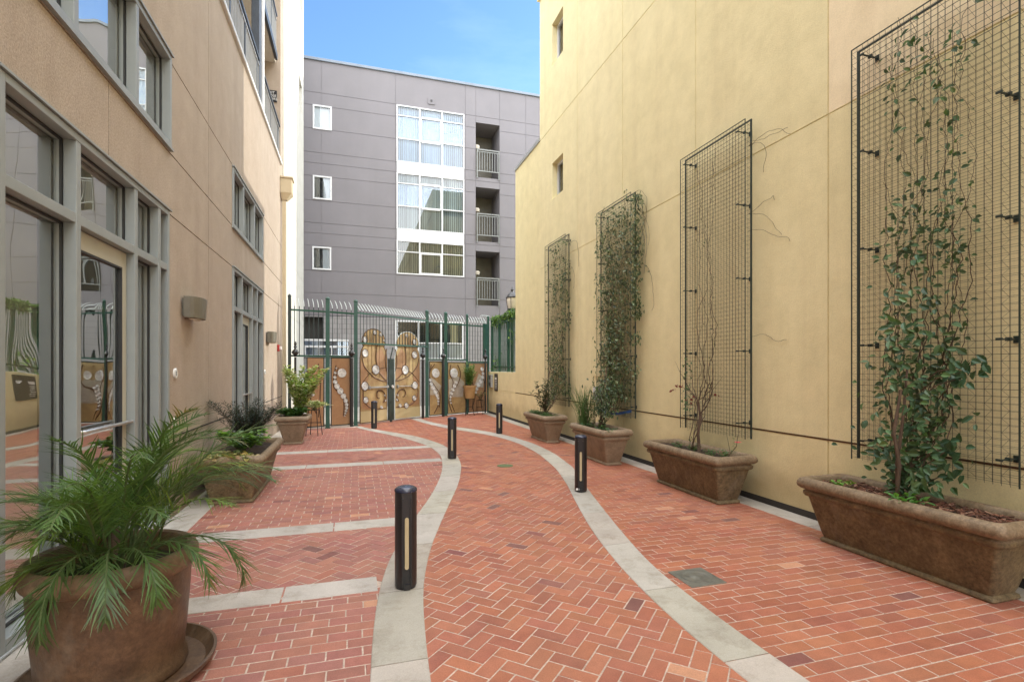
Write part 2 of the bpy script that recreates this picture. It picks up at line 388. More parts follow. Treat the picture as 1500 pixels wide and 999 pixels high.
PAL_O = [(.385,.145,.085),(.365,.133,.08),(.405,.16,.09),(.335,.12,.078),(.395,.15,.084),(.37,.135,.086)]
PAL_R = [(.36,.155,.12),(.34,.138,.11),(.38,.165,.12),(.325,.138,.115),(.37,.16,.115)]
def brick(m, cx, cy, L, W, ang, pal, r):
    c, s = math.cos(ang), math.sin(ang)
    h = r.uniform(-.0016, .0010); g_ = .0033
    colr = jit(r.choice(pal), .10, r)
    q = r.random()
    if q < .014: colr = (.22*r.uniform(.8,1.1), .085, .075)
    elif q < .045: colr = (.36*r.uniform(.9,1.1), .14, .095)
    elif q < .055: colr = (.54, .28, .17)
    tx, ty = r.uniform(-.0025,.0025), r.uniform(-.004,.004)
    vs = []
    for (ins, z) in ((g_, -.012), (g_, -.0035), (g_+.003, 0)):
        for sx_, sy_ in ((-1,-1),(1,-1),(1,1),(-1,1)):
            a = sx_*(L/2-ins); b = sy_*(W/2-ins)
            vs.append((cx+a*c-b*s, cy+a*s+b*c, z+h+(a*tx+b*ty if z == 0 else 0)))
    fs = [(8,9,10,11)]+[(k*4+i, k*4+(i+1)%4, (k+1)*4+(i+1)%4, (k+1)*4+i) for k in (0,1) for i in range(4)]
    m.add(vs, fs, colr)
FENCE = [(-1.84,13.99),(-1.59,14.1),(-.69,14.37),(.02,14.7),(2.22,16.6),(2.89,16.96),(3.71,17.4),(4.56,17.8)]
def fence_y(x): return float(np.interp(x, [p[0] for p in FENCE], [p[1] for p in FENCE]))
def running(m, ok, pal, x0, x1, y0, y1, rot=0.):
    r = random.Random(5); j = 0; y = y0
    W, L = .097, .194
    while y < y1:
        x = x0-(L/2 if j % 2 else 0)+r.uniform(-.008,.008)
        while x < x1+L:
            cx, cy = x+L/2, y+W/2
            if rot:
                cx, cy = x0+(cx-x0)*math.cos(rot)-(cy-y0)*math.sin(rot), y0+(cx-x0)*math.sin(rot)+(cy-y0)*math.cos(rot)
            if ok(cx, cy): brick(m, cx, cy, L, W, rot+r.uniform(-.006,.006), pal, r)
            x += L
        y += W; j += 1
def herring(m, ok, pal, x0, x1, y0, y1, ang=PI/4):
    r = random.Random(9); w = .097; c, s = math.cos(ang), math.sin(ang)
    n = int((max(x1-x0, y1-y0)*1.5)/w)+4; ox, oy = (x0+x1)/2, (y0+y1)/2
    for i in range(-n, n):
        for j in range(-n, n):
            q = (i-j) % 4
            if q == 0: a, b, an = (i+1)*w, (j+.5)*w, 0
            elif q == 3: a, b, an = (i+.5)*w, (j+1)*w, PI/2
            else: continue
            X = ox+a*c-b*s; Y = oy+a*s+b*c
            if x0 < X < x1 and y0 < Y < y1 and ok(X, Y): brick(m, X, Y, 2*w, w, ang+an+r.uniform(-.006,.006), pal, r)
YB = .6
pv = MB()
herring(pv, lambda x,y: xe(EO,y)-.1 < x < xe(ERI,y)+.1 and y < fence_y(x)+.3, PAL_O, -.2, 3.7, YB, 16.5)
struct(pv.build('brick_walkway', 'brick'))
pv = MB(); running(pv, lambda x,y: x > xe(ERO,min(y,16.3))-.1 and x < 4.34 and y < fence_y(x)+.2, PAL_O, 1.6, 4.4, YB, 17.8)
struct(pv.build('brick_paving', 'brick'))
pv = MB()
lf = lambda x,y: -1.62 < x < xe(EL,y)+.1 and y < fence_y(x)+.2
running(pv, lambda x,y: lf(x,y) and y < 3.82, PAL_R, -1.7, .4, YB, 3.85, .0)
herring(pv, lambda x,y: lf(x,y), PAL_R, -1.65, .6, 3.88, 5.34)
running(pv, lambda x,y: lf(x,y), PAL_R, -1.7, 1.5, 5.40, 8.76)
herring(pv, lambda x,y: lf(x,y), PAL_R, -1.65, 1.6, 8.82, 10.3)
running(pv, lambda x,y: lf(x,y), PAL_R, -1.7, 1.6, 10.36, 14.3)
struct(pv.build('brick_paving', 'brick'))
# pavement of the street behind the gate
m = MB(); m.add([(-3,14.3,-.004),(4.9,18.15,-.004),(9,22,-.004),(-9,22,-.004)], [(0,1,2,3)]); struct(m.build('pavement', 'conc'))

# cover plate in the right-hand paving, round cap in the walkway
t = thing('drain_cover', (2.46,3.28,0), 'square grey green metal drain cover set in the brick paving', 'drain cover')
m = MB(); m.box(2.31,2.61,3.13,3.43,-.01,.0045); m.build('plate', 'brassy', t, bevel=.002)
m = MB(); m.lathe([(.115,0),(.115,.006),(.105,.008),(.10,.006),(.03,.006),(.028,.0075)], (2.46,3.28,.001), 28); m.lathe([(.012,0),(.012,.003)], (2.40,3.30,.0075), 10); m.build('lid', 'brassy', t, smooth=True)
t = MB(); t.lathe([(.13,0),(.13,.005),(.12,.007),(.04,.007)], (2.32,7.95,.0), 24)
t.build('valve_cap', surf('moss_green_cap', (.12,.16,.07), rough=.7), smooth=True, tag=('small round mossy green cap set flush in the herringbone walkway', 'valve cap'))

# ------------------------------------------------------------------ yellow building (right)
yb = thing('yellow_building', (XR,5,0), 'tall yellow stucco building along the right side with wire trellises', 'building')
mp = lambda u,z,d: (XR+d, u, z)
def ytint(u, z):
    if z > 7.42: return (1.02,1.035,1.05)
    if z > 4.13 and u < 4.0: return (1.08,1.03,1.16)
    if z < .855: return (.99,.98,.97)
    return (1.002,1.0,1.0) if u < 8.15 else (1.01,1.012,1.03)
w1 = (10.88,11.56,5.66,6.52,.22); w2 = (10.88,11.56,8.86,9.88,.22)
m = MB()
relief(m, -14, 12.42, .0, 11.05, [-4.1,-1.4,1.3,4.0,6.1,8.15,10.1], [.855,4.13,7.42], [w1, w2], mp, tint=ytint)
relief(m, 12.42, 14.52, 0, 7.42, [], [.855], [], mp)
m.box(XR-.06, XR+.5, -14, 12.48, 11.05, 11.35); m.box(XR-.0, XR+10, -14, 12.42, 11.35, 12.6)
m.add([(XR,12.42,7.42),(XR+10,12.42,7.42),(XR+10,12.42,11.05),(XR,12.42,11.05)], [(0,1,2,3)])
m.add([(XR,14.52,0),(XR+10,14.52,0),(XR+10,14.52,7.42),(XR,14.52,7.42)], [(0,1,2,3)])
m.add([(XR+10,-14,0),(XR+10,14.52,0),(XR+10,14.52,7.42),(XR+10,12.42,7.42),(XR+10,12.42,11.05),(XR+10,-14,11.05)], [(0,1,2,3,4,5)])
m.add([(XR,12.42,7.3),(XR+10,12.42,7.3),(XR+10,14.52,7.3),(XR,14.52,7.3)], [(0,1,2,3)])
m.add([(XR,-14,0),(XR+10,-14,0),(XR+10,-14,11.05),(XR,-14,11.05)], [(0,1,2,3)])
m.build('wall', 'yellow', yb)
m = MB(); m.box(XR-.025, XR+.28, 12.4, 14.55, 7.42, 7.52); m.build('coping', 'silver', yb, bevel=.006)
m = MB(); m.box(XR-.003, XR+.01, -14, 14.52, .846, .864); m.build('reglet', 'bronze', yb)
m = MB(); m.box(XR-.004, XR+.03, -14, 17.7, .004, .075); m.build('base_strip', 'joint', yb)
for (a,b,c,d,e) in (w1, w2):
    f = MB()
    for bx in ((a,a+.05,c,d),(b-.05,b,c,d),(a+.05,b-.05,c,c+.05),(a+.05,b-.05,d-.05,d)): f.box(XR+.13,XR+.2,bx[0],bx[1],bx[2],bx[3])
    fo = f.build('window', 'white', yb)
    p = MB(); p.box(XR+.165,XR+.172,a+.05,b-.05,c+.05,d-.05); p.build('pane', 'glass2', fo)
    p = MB(); p.box(XR+.21,XR+.5,a-.1,b+.1,c-.1,d+.1); p.build('room', 'interior', fo)
# low wall beyond the end of the building
m = MB(); relief(m, 14.52, 17.72, 0, 1.46, [], [.855], [], mp)
m.add([(XR,14.52,1.46),(XR,17.72,1.46),(XR+.22,17.72,1.46),(XR+.22,14.52,1.46)], [(0,1,2,3)])
m.add([(XR,17.72,0),(XR,17.72,1.46),(XR+.22,17.72,1.46),(XR+.22,17.72,0)], [(0,1,2,3)]); m.add([(XR+.22,14.52,0),(XR+.22,14.52,1.46),(XR+.22,17.72,1.46),(XR+.22,17.72,0)], [(0,1,2,3)])
m.build('low_wall', 'yellow', tag=('low yellow stucco wall carrying a green fence next to the gate', 'wall'))
t = thing('wall_cover_plate', (XR,8.95,1.4), 'square cream cover plate on the yellow wall between the two leafiest trellises', 'cover plate')
m = MB(); m.box(XR-.018,XR,8.98,9.32,1.42,1.98); m.build('plate', 'yellow', t, bevel=.004)
m = MB(); m.lathe([(.012,0),(.012,.006)], (0,0,0), 8); o = m.build('screw', 'black', t); o.location = (-.02,.1,.3); o.rotation_euler = (0,-PI/2,0)
t = thing('outlet_box', (XR,8.9,1.0), 'small grey weatherproof outlet box on the yellow wall above a planter', 'outlet box')
m = MB(); m.box(XR-.07,XR,9.02,9.2,.95,1.22); m.build('housing', 'silver', t, bevel=.01)
m = MB(); m.box(XR-.082,XR-.07,9.04,9.18,1.1,1.2); m.build('flap', 'white', t, bevel=.003)

# sign plates on the low wall by the gate
def text(s, size, mat, parent, name='lettering'):
    cu = bpy.data.curves.new(name, 'FONT'); cu.body = s; cu.size = size; cu.extrude = .001; cu.align_x = 'CENTER'; cu.align_y = 'CENTER'; cu.space_line = .9
    tmp = bpy.data.objects.new('tmp', cu); col.objects.link(tmp); bpy.context.view_layer.update()
    me = bpy.data.meshes.new_from_object(tmp.evaluated_get(bpy.context.evaluated_depsgraph_get())); bpy.data.objects.remove(tmp)
    me.materials.clear(); me.materials.append(MT[mat]); o = bpy.data.objects.new(name, me); o.parent = parent; col.objects.link(o); return o
t = thing('call_box', (XR,17.3,.9), 'grey entry call box at the end of the low yellow wall beside the gate', 'call box')
m = MB(); m.box(XR-.07,XR,17.12,17.46,.92,1.36); m.build('housing', 'silver', t, bevel=.01)
m = MB(); m.box(XR-.075,XR-.07,17.2,17.4,1.2,1.33); m.box(XR-.075,XR-.07,17.2,17.4,.98,1.1); m.build('keypad', 'black', t)
t = thing('notice_board', (XR,16.7,.8), 'tall black notice board with lines of white print on the low yellow wall', 'sign')
m = MB(); m.box(XR-.02,XR,16.48,16.86,.82,1.40); m.build('board', 'signb', t, bevel=.003)
m = MB(); m.box(XR-.024,XR-.02,16.56,16.78,1.20,1.27)
for k in range(6): m.box(XR-.024,XR-.02,16.55+.02*(k%2),16.80-.03*(k%3),1.14-k*.05,1.155-k*.05)
m.build('print', 'signw', t)

# ------------------------------------------------------------------ tan building (left)
tb = thing('tan_building', (XL,5,0), 'tan stucco building on the left with grey framed shopfront windows and a balcony', 'building')
mpl = lambda u,z,d: (XL-d, u, z)
D1 = (3.42,6.05,.0,3.18,.22); D2 = (8.95,11.67,.0,3.16,.22); W1 = (-1.2,6.12,3.85,4.80,.22); W2 = (8.95,11.67,3.80,4.73,.22)
BAL = (6.6,14.4,6.9,12.9,.2)
m = MB(); relief(m, -14, 14.72, 0, 13.0, [2.2,4.75,7.6], [.85,3.17,3.81,4.765], [D1,D2,W1,W2,BAL], mpl)
m.add([(XL,14.72,0),(XL-8,14.72,0),(XL-8,14.72,13),(XL,14.72,13)], [(0,1,2,3)]); m.add([(XL,-14,13),(XL,14.72,13),(XL-8,14.72,13),(XL-8,-14,13)], [(0,1,2,3)])
m.add([(XL-8,-14,0),(XL-8,14.72,0),(XL-8,14.72,13),(XL-8,-14,13)], [(0,1,2,3)])
m.add([(XL,-14,0),(XL-8,-14,0),(XL-8,-14,13),(XL,-14,13)], [(0,1,2,3)])
# balcony recess
m.add([(XL-.2,6.6,6.6),(XL-1.7,6.6,6.6),(XL-1.7,6.6,12.9),(XL-.2,6.6,12.9)], [(0,1,2,3)]); m.add([(XL-.2,14.4,6.6),(XL-1.7,14.4,6.6),(XL-1.7,14.4,12.9),(XL-.2,14.4,12.9)], [(0,1,2,3)])
m.add([(XL-1.7,6.6,6.6),(XL-1.7,14.4,6.6),(XL-1.7,14.4,12.9),(XL-1.7,6.6,12.9)], [(0,1,2,3)])
m.box(XL-1.7, XL-.2, 6.6, 14.4, 6.75, 6.88)
m.build('wall', 'tan', tb)
m = MB(); m.box(XL-.24, XL+.045, 6.55, 14.42, 6.83, 6.91); m.build('sill', 'white', tb, bevel=.01)
m = MB(); m.box(XL-1.65, XL-.11, 11.0, 14.36, 9.42, 9.62); m.build('upper_balcony_slab', 'cream', tb, bevel=.01)
m = MB(); m.box(XL-.10, XL-.04, 11.0, 14.2, 9.40, 9.55); m.build('fascia', 'bluepost', tb)
m = MB(); m.box(XL-.16, XL-.01, 11.42, 11.66, 6.92, 12.9); m.build('post', 'bluepost', tb, bevel=.005)
m = MB(); m.tube([(XL+.0,11.72,6.92),(XL+.0,11.72,12.9)], .035, 10); m.build('drainpipe', 'white', tb, smooth=True)
def railing(y0, y1, z0, z1, x, mat='silver', name='railing'):
    m = MB(); m.box(x-.02,x+.02,y0,y1,z0,z0+.03); m.box(x-.02,x+.02,y0,y1,z1-.14,z1-.11)
    y = y0+.06
    while y < y1: m.box(x-.008,x+.008,y-.008,y+.008,z0+.03,z1-.12); y += .11
    o = m.build(name, mat, tb)
    h = MB(); h.box(x-.03,x+.035,y0,y1,z1-.05,z1); 
    for yy in np.arange(y0+.02, y1, 1.15): h.box(x-.014,x+.014,yy-.014,yy+.014,z0-.08,z1-.05)
    h.build('handrail', 'bluepost', o)
railing(6.6, 11.40, 6.99, 7.83, XL-.03); railing(11.76, 14.35, 6.99, 7.83, XL-.03); railing(11.05, 14.2, 9.66, 10.55, XL-.08)
def shopfront(D, mull, ztr, door_bay, z_sill, name, shades=True):
    a, b, z0, z1, _ = D; xf, xb = XL-.004, XL-.056
    f = MB(); w = .05
    # trim around the opening, proud of the stucco
    f.box(xb, xf+.028, a, a+w, z0, z1); f.box(xb, xf+.028, b-w, b, z0, z1); f.box(xb, xf+.028, a+w, b-w, z1-w, z1)
    if ztr: f.box(xb, xf+.02, a+w, b-w, ztr-.035, ztr+.035)
    if z_sill: f.box(xb, xf+.03, a+w, b-w, z0, z0+z_sill)
    for y in mull: f.box(xb, xf+.024, y-.032, y+.032, z0+z_sill, z1-w) 
    fr = f.build(name, 'frame', tb, bevel=.004)
    g_ = MB(); ys = [a+w]+[q for y in mull for q in (y-.032, y+.032)]+[b-w]
    zs = [(z0+z_sill, (ztr-.035) if ztr else z1-w)]+([(ztr+.035, z1-w)] if ztr else [])
    gm = MB(); gi = MB()
    for i in range(0, len(ys), 2):
        for k, (za, zb) in enumerate(zs):
            ya, yb_ = ys[i], ys[i+1]
            if i//2 == door_bay and k == 0:
                continue
            e = .016
            for q in ((ya,ya+e,za,zb),(yb_-e,yb_,za,zb),(ya+e,yb_-e,za,za+e),(ya+e,yb_-e,zb-e,zb)): gm.box(xb-.001, xb-.014, *q); gi.box(xb-.015, xb-.05, *q)
            p = MB(); p.add([(xb-.03,ya+e,za+e),(xb-.03,yb_-e,za+e),(xb-.03,yb_-e,zb-e),(xb-.03,ya+e,zb-e)], [(0,1,2,3)]); p.build('pane', 'glass', fr)
    gm.build('gasket', 'dframe', fr); gi.build('inner_frame', 'frame', fr)
    if door_bay is not None:
        ya, yb_ = ys[2*door_bay], ys[2*door_bay+1]; za, zb = zs[0]; za = z0+.015
        d = MB(); s = .095; xd0, xd1 = xb+.015, xb-.035
        for q in ((ya+.006,ya+s,za,zb-.006),(yb_-s,yb_-.006,za,zb-.006),(ya+s,yb_-s,zb-s*1.5,zb-.006),(ya+s,yb_-s,za,za+.22)): d.box(xd0, xd1, *q)
        do = d.build('entrance_door', 'doorf', tb, bevel=.003)
        p = MB(); p.add([(xd0-.02,ya+s,za+.22),(xd0-.02,yb_-s,za+.22),(xd0-.02,yb_-s,zb-s*1.5),(xd0-.02,ya+s,zb-s*1.5)], [(0,1,2,3)]); p.build('pane', 'glass', do)
        p = MB()
        e = .014
        for q in ((ya+s,ya+s+e,za+.22,zb-s*1.5),(yb_-s-e,yb_-s,za+.22,zb-s*1.5),(ya+s+e,yb_-s-e,za+.22,za+.22+e),(ya+s+e,yb_-s-e,zb-s*1.5-e,zb-s*1.5)): p.box(xd0+.003, xd0-.03, *q)
        p.build('glazing_bead', 'dframe', do)
        p = MB(); p.tube([(xd0+.01,ya+.02,1.12),(xd0+.055,ya+.05,1.12),(xd0+.055,yb_-.05,1.12),(xd0+.01,yb_-.02,1.12)], .014, 10); p.box(xd0+.002,xd0+.03,ya+.02,yb_-.02,1.10,1.112)
        p.build('push_bar', 'steel', do, smooth=True)
    # pale roller shades hang close behind the fixed panes
    if shades:
        for i in range(0, len(ys), 2):
            for k, (za, zb) in enumerate(zs):
                if i//2 == door_bay and k == 0: continue
                p = MB(); p.box(xb-.10, xb-.104, ys[i]+.004, ys[i+1]-.09, za, zb); p.build('roller_shade', 'shade', fr)
    # room behind
    rm = MB(); X0, X1 = xb-.14, xb-3.2
    Ya, Yb = a-.1, b+.1; Zb = z1+.05; Za = z0-.0 if z0 < .1 else z0-.05
    rm.add([(X0,Ya,Za),(X0,Yb,Za),(X0,Yb,Zb),(X0,Ya,Zb),(X1,Ya,Za),(X1,Yb,Za),(X1,Yb,Zb),(X1,Ya,Zb)], [(0,4,7,3),(1,2,6,5),(4,5,6,7),(3,7,6,2),(0,1,5,4)])
    rm.build('room', 'interior', fr)
    for (ca, cb) in ((a+.12, a+.34), (b-.5, b-.22)):
        cu = MB(); n = 24; vs = []
        for i in range(n+1):
            y = ca+(cb-ca)*i/n; vs += [(xb-.20+.022*math.sin(i*1.7), y, max(z0,.03)), (xb-.20+.022*math.sin(i*1.7), y, z1-.06)]
        cu.add(vs, [(2*i,2*i+2,2*i+3,2*i+1) for i in range(n)], (.6,.62,.6))
        cu.build('curtain', 'blind', fr)
    return fr
shopfront(D1, [4.25,5.225,5.78], 2.60, 1, .10, 'shopfront_window')
# close the near end bay of the first shopfront with the narrow side-light only at its far end
shopfront(D2, [9.62,10.55,11.05], 2.53, 1, .10, 'shopfront_window', False)
shopfront(W1, [.1,1.4,2.65,3.4,4.22,5.25], None, None, .05, 'window')
shopfront(W2, [9.75,10.75], None, None, .05, 'window', False)
m = MB(); m.box(XL-.06, XL+.035, 3.40, 6.07, .005, .025); m.build('threshold', 'silver', tb, bevel=.008)
# flashing sills
for q in ((3.40,6.08,3.18),(8.93,11.69,3.16),(-1.2,6.14,4.80),(8.93,11.69,4.73)):
    m = MB(); m.box(XL, XL+.04, q[0], q[1], q[2]+.004, q[2]+.02); m.build('head_flashing', 'frame', tb)
for q in ((-1.2,6.14,3.825,3.85),(8.93,11.69,3.775,3.80)):
    m = MB(); m.box(XL, XL+.035, *q); m.build('flashing', 'frame', tb)
for q in ((6.1,8.9),(11.7,14.7)):
    m = MB(); m.box(XL-.002, XL+.004, *q, .842, .858); m.build('reglet', 'joint', tb)
# downspout
m = MB(); m.tube([(XL+.075,14.52,0.02),(XL+.075,14.52,6.05)], .062, 4)
d = m.build('downspout', 'pipe', tb)
m = MB()
m.add([(XL+.0,14.36,6.12),(XL+.27,14.36,6.12),(XL+.27,14.72,6.12),(XL+.0,14.72,6.12),(XL+.0,14.36,6.5),(XL+.27,14.36,6.5),(XL+.27,14.72,6.5),(XL+.0,14.72,6.5),(XL+.02,14.45,5.95),(XL+.14,14.45,5.95),(XL+.14,14.6,5.95),(XL+.02,14.6,5.95)],
      [(0,1,5,4),(1,2,6,5),(2,3,7,6),(4,5,6,7),(8,9,1,0),(9,10,2,1),(10,11,3,2),(11,8,0,3)]); m.box(XL, XL+.3, 14.33,14.75,6.49,6.53)
m.build('conductor_head', 'pipe', d, bevel=.004)
# sign in the balcony
t = thing('balcony_sign', (XL-.225,14.38,8.565), 'small black sign with three white lines on the balcony end wall', 'sign')
m = MB(); m.box(XL-.37,XL-.08,14.365,14.4,8.42,8.71); m.build('board', 'signb', t, bevel=.004)
o = text('EXIT\nCLOSE\nDOORS', .088, 'signw', t); o.location = (0,-.018,0); o.rotation_euler = (PI/2,0,0)
t = thing('folded_umbrella', (XL-.4,12.35,6.88), 'folded red patio umbrella standing on the balcony behind the railing', 'umbrella')
m = MB(); m.tube([(XL-.4,12.35,6.9),(XL-.4,12.35,8.2)], .015, 8); m.lathe([(.16,0),(.16,.04),(.02,.06)], (XL-.4,12.35,6.88), 16); m.build('pole', 'steel', t, smooth=True)
m = MB(); m.lathe([(.03,0),(.09,.04),(.10,.3),(.07,.8),(.02,1.05)], (XL-.4,12.35,7.2), 12); m.build('canopy', 'red', t)

# wall sconces
def sconce(y, label):
    t = thing('wall_light', (XL,y,2.14), label, 'wall light', 'curved wall lights on the tan wall')
    m = MB(); n = 14; vs = []; hw, dp = .235, .16
    for z in (0, .235):
        for i in range(n+1):
            a = PI*i/n; k = 1 if z else .93
            vs.append((XL+.03+dp*k*math.sin(a)**.6, y-hw*k*math.cos(a), 2.14+z))
    fs = [(i,i+1,n+2+i,n+1+i) for i in range(n)]
    m.add(vs, fs+[tuple(range(n,-1,-1)), tuple(range(n+1,2*n+2))])
    m.build('shade', 'sconce', t, bevel=.004)
    m = MB(); m.box(XL, XL+.03, y-.17, y+.17, 2.16, 2.36); m.build('back_plate', 'sconce', t)
    m = MB(); m.box(XL+.05, XL+.12, y-.10, y+.10, 2.125, 2.14); m.build('diffuser', 'lampg', t)
sconce(6.70, 'curved olive bronze wall light between the two shopfronts')
sconce(12.35, 'smaller looking curved olive bronze wall light beyond the second shopfront')
def dial(y, z, r_, label, name, cat):
    t = thing(name, (XL,y,z), label, cat)
    m = MB(); m.lathe([(r_,0),(r_,.012),(r_*.8,.018),(r_*.6,.014)], (0,0,0), 24); o = m.build('rim', 'signw', None, smooth=True); o.parent = t; o.rotation_euler = (0,PI/2,0); o.location = (.0,0,0)
    m = MB(); m.box(XL+.015,XL+.022,y-r_*.3,y+r_*.3,z-r_*.45,z+r_*.45); m.build('button', 'silver', t, bevel=.003)
dial(6.28, 1.52, .055, 'round white doorbell on the tan wall at head height', 'doorbell', 'doorbell')
dial(6.25, 1.0, .05, 'round white access button low on the tan wall beside the door', 'access_button', 'button')
dial(11.95, 1.5, .05, 'round white doorbell beside the second shopfront', 'doorbell', 'doorbell')
t = thing('fire_alarm', (XL,13.85,2.02), 'small red fire alarm strobe on the tan wall above the far planter', 'fire alarm')
m = MB(); m.box(XL,XL+.05,13.78,13.92,2.0,2.16); m.build('housing', 'red', t, bevel=.006)
m = MB(); m.box(XL+.05,XL+.10,13.81,13.89,2.04,2.12); m.build('strobe_lens', 'signw', t, bevel=.01)

# ------------------------------------------------------------------ cream building beyond
cb = thing('cream_building', (-1.8,17.4,0), 'tall pale cream building behind the fence with tiny slit windows', 'building')
mpc = lambda u,z,d: (-1.80-d, u, z)
s1 = (18.6,19.5,10.55,11.5,.25); s2 = (18.9,19.8,14.0,15.0,.25)
m = MB(); relief(m, 14.72, 20.17, 0, 16, [17.4], [1.5,3.1,4.7,6.3,7.9,9.5,11.9,13.6], [s1,s2], mpc, jw=.005)
m.add([(-1.8,20.17,0),(-9,20.17,0),(-9,20.17,16),(-1.8,20.17,16)], [(0,1,2,3)]); m.add([(-1.8,14.72,0),(-9,14.72,0),(-9,14.72,16),(-1.8,14.72,16)], [(0,1,2,3)])
m.add([(-9,14.72,0),(-9,20.17,0),(-9,20.17,16),(-9,14.72,16)], [(0,1,2,3)]); m.add([(-1.8,14.72,16),(-1.8,20.17,16),(-9,20.17,16),(-9,14.72,16)], [(0,1,2,3)])
m.build('wall', 'cream', cb)
for (a,b,c,d,e) in (s1,s2):
    f = MB()
    for q in ((a,a+.05,c,d),(b-.05,b,c,d),(a+.05,b-.05,c,c+.05),(a+.05,b-.05,d-.05,d)): f.box(-1.95,-2.03,*q)
    fo = f.build('window', 'frame', cb)
    p = MB(); p.box(-1.99,-2.0,a+.05,b-.05,c+.05,d-.05); p.build('pane', 'glass2', fo)
    p = MB(); p.box(-2.1,-2.4,a,b,c,d); p.build('room', 'intdark', fo)

# ------------------------------------------------------------------ grey building (end of the alley)
gb = thing('grey_building', (3,YG,0), 'grey panelled apartment building closing the end of the alley', 'building')
mpg = lambda u,z,d: (u, YG+d, z)
SW = [(-1.62,-.90,11.2,12.17,.14),(-1.62,-.90,8.38,9.33,.14),(-1.64,-.92,5.55,6.48,.14)]
BW = [(1.67,4.56,10.26,12.66,.12),(1.67,4.56,7.43,9.82,.12),(1.67,4.56,5.55,6.98,.12)]
BO = [(5.08,6.17,10.0,12.40,1.6),(5.08,6.17,7.18,9.56,1.6),(5.08,6.17,4.36,6.75,1.6)]
m = MB()
relief(m, -9, 8.7, 3.72, 13.95, [-6.2,-3.8,-1.3,1.62,4.61,5.08,6.17,7.4], [12.67,12.15,11.22,10.26,9.83,9.31,8.33,7.43,7.02,6.51,5.52,4.62], SW+BW+BO, mpg, jw=.009, jd=.014)
m.add([(8.7,YG,0),(8.7,YG+10,0),(8.7,YG+10,13.95),(8.7,YG,13.95)], [(0,1,2,3)]); m.add([(-9,YG,0),(-9,YG+10,0),(-9,YG+10,13.95),(-9,YG,13.95)], [(0,1,2,3)])
m.add([(-9,YG,13.9),(8.7,YG,13.9),(8.7,YG+10,13.9),(-9,YG+10,13.9)], [(0,1,2,3)]); m.add([(-9,YG+10,0),(8.7,YG+10,0),(8.7,YG+10,13.95),(-9,YG+10,13.95)], [(0,1,2,3)])
m.build('wall', 'grey', gb)
m = MB(); m.box(-9.05, 8.76, YG-.06, YG+.35, 13.95, 14.06); m.build('coping', surf('blue_grey_coping', (.22,.26,.31), rough=.6), gb, bevel=.008)
m = MB(); GW = (1.61,4.52,1.96,3.6,.14); GD = (-2.6,-1.21,2.12,3.66,.3); GC = (-1.205,-.25,2.12,2.74,.2)
relief(m, -9, 8.7, 0, 3.70, [], [], [GW, GD, GC], mpg); m.build('block_wall', 'block', gb)
def framed(h, name, mat, cols, rows, w=.05, d0=-.03, d1=.06, glass='glass2', sash=None, parent=None):
    a, b, c, d, e = h; f = MB(); y0, y1 = YG+d0, YG+d1
    f.box(a,a+w,y0,y1,c,d); f.box(b-w,b,y0,y1,c,d); f.box(a+w,b-w,y0,y1,c,c+w); f.box(a+w,b-w,y0,y1,d-w,d)
    for x in cols: f.box(x-w*.55,x+w*.55,y0+.004,y1,c+w,d-w)
    xs = [a+w]+[q for x in cols for q in (x-w*.55,x+w*.55)]+[b-w]
    for z in rows:
        for i in range(0,len(xs),2): f.box(xs[i],xs[i+1],y0+.008,y1,z-w*.4,z+w*.4)
    fo = f.build(name, mat, gb, bevel=.003)
    zs = [c+w]+[q for z in rows for q in (z-w*.4,z+w*.4)]+[d-w]
    for i in range(0,len(xs),2):
        for k in range(0,len(zs),2):
            p = MB(); p.add([(xs[i],YG+.02,zs[k]),(xs[i+1],YG+.02,zs[k]),(xs[i+1],YG+.02,zs[k+1]),(xs[i],YG+.02,zs[k+1])], [(0,1,2,3)]); p.build('pane', glass, fo)
            if sash == (i//2, k//2):
                s = MB(); e2 = .05
                for q in ((xs[i],xs[i]+e2,zs[k],zs[k+1]),(xs[i+1]-e2,xs[i+1],zs[k],zs[k+1]),(xs[i]+e2,xs[i+1]-e2,zs[k],zs[k]+e2),(xs[i]+e2,xs[i+1]-e2,zs[k+1]-e2,zs[k+1])): s.box(q[0],q[1],YG-.01,YG+.018,q[2],q[3])
                s.build('sash', 'white', fo)
    return fo
c3 = [1.67+2.89/3, 1.67+2.89*2/3]
f1 = framed(BW[0], 'window', 'white', c3, [12.22,11.26], sash=(1,1))
f2 = framed(BW[1], 'window', 'white', c3, [9.38,8.42], sash=(1,1))
f3 = framed(BW[2], 'window', 'white', c3, [6.50], sash=(1,0))
def blinds(fo, h, tint, gapp=.0, closed=.75):
    a, b, c, d, e = h; m = MB(); x = a+.04; r = random.Random(int(c*10))
    while x < b-.05:
        if r.random() > gapp:
            an = closed + r.uniform(-.12,.12); w = .062
            k = r.uniform(.62,1.1)
            cc = tuple(t*k for t in tint); dx, dy = w/2*math.sin(an)*1.25, w/2*math.cos(an)
            m.add([(x-dx,YG+.13-dy,c+.02),(x+dx,YG+.13+dy,c+.02),(x+dx,YG+.13+dy,d-.02),(x-dx,YG+.13-dy,d-.02)], [(0,1,2,3)], cc)
        x += .089
    m.build('blinds', 'blind', fo)
    m = MB(); Y0, Y1 = YG+.12, YG+2.2
    m.add([(a-.1,Y0+.1,c-.1),(b+.1,Y0+.1,c-.1),(b+.1,Y0+.1,d+.1),(a-.1,Y0+.1,d+.1),(a-.1,Y1,c-.1),(b+.1,Y1,c-.1),(b+.1,Y1,d+.1),(a-.1,Y1,d+.1)], [(0,1,5,4),(4,5,6,7),(3,2,6,7),(0,4,7,3),(1,5,6,2)])
    m.build('room', 'intdark', fo)
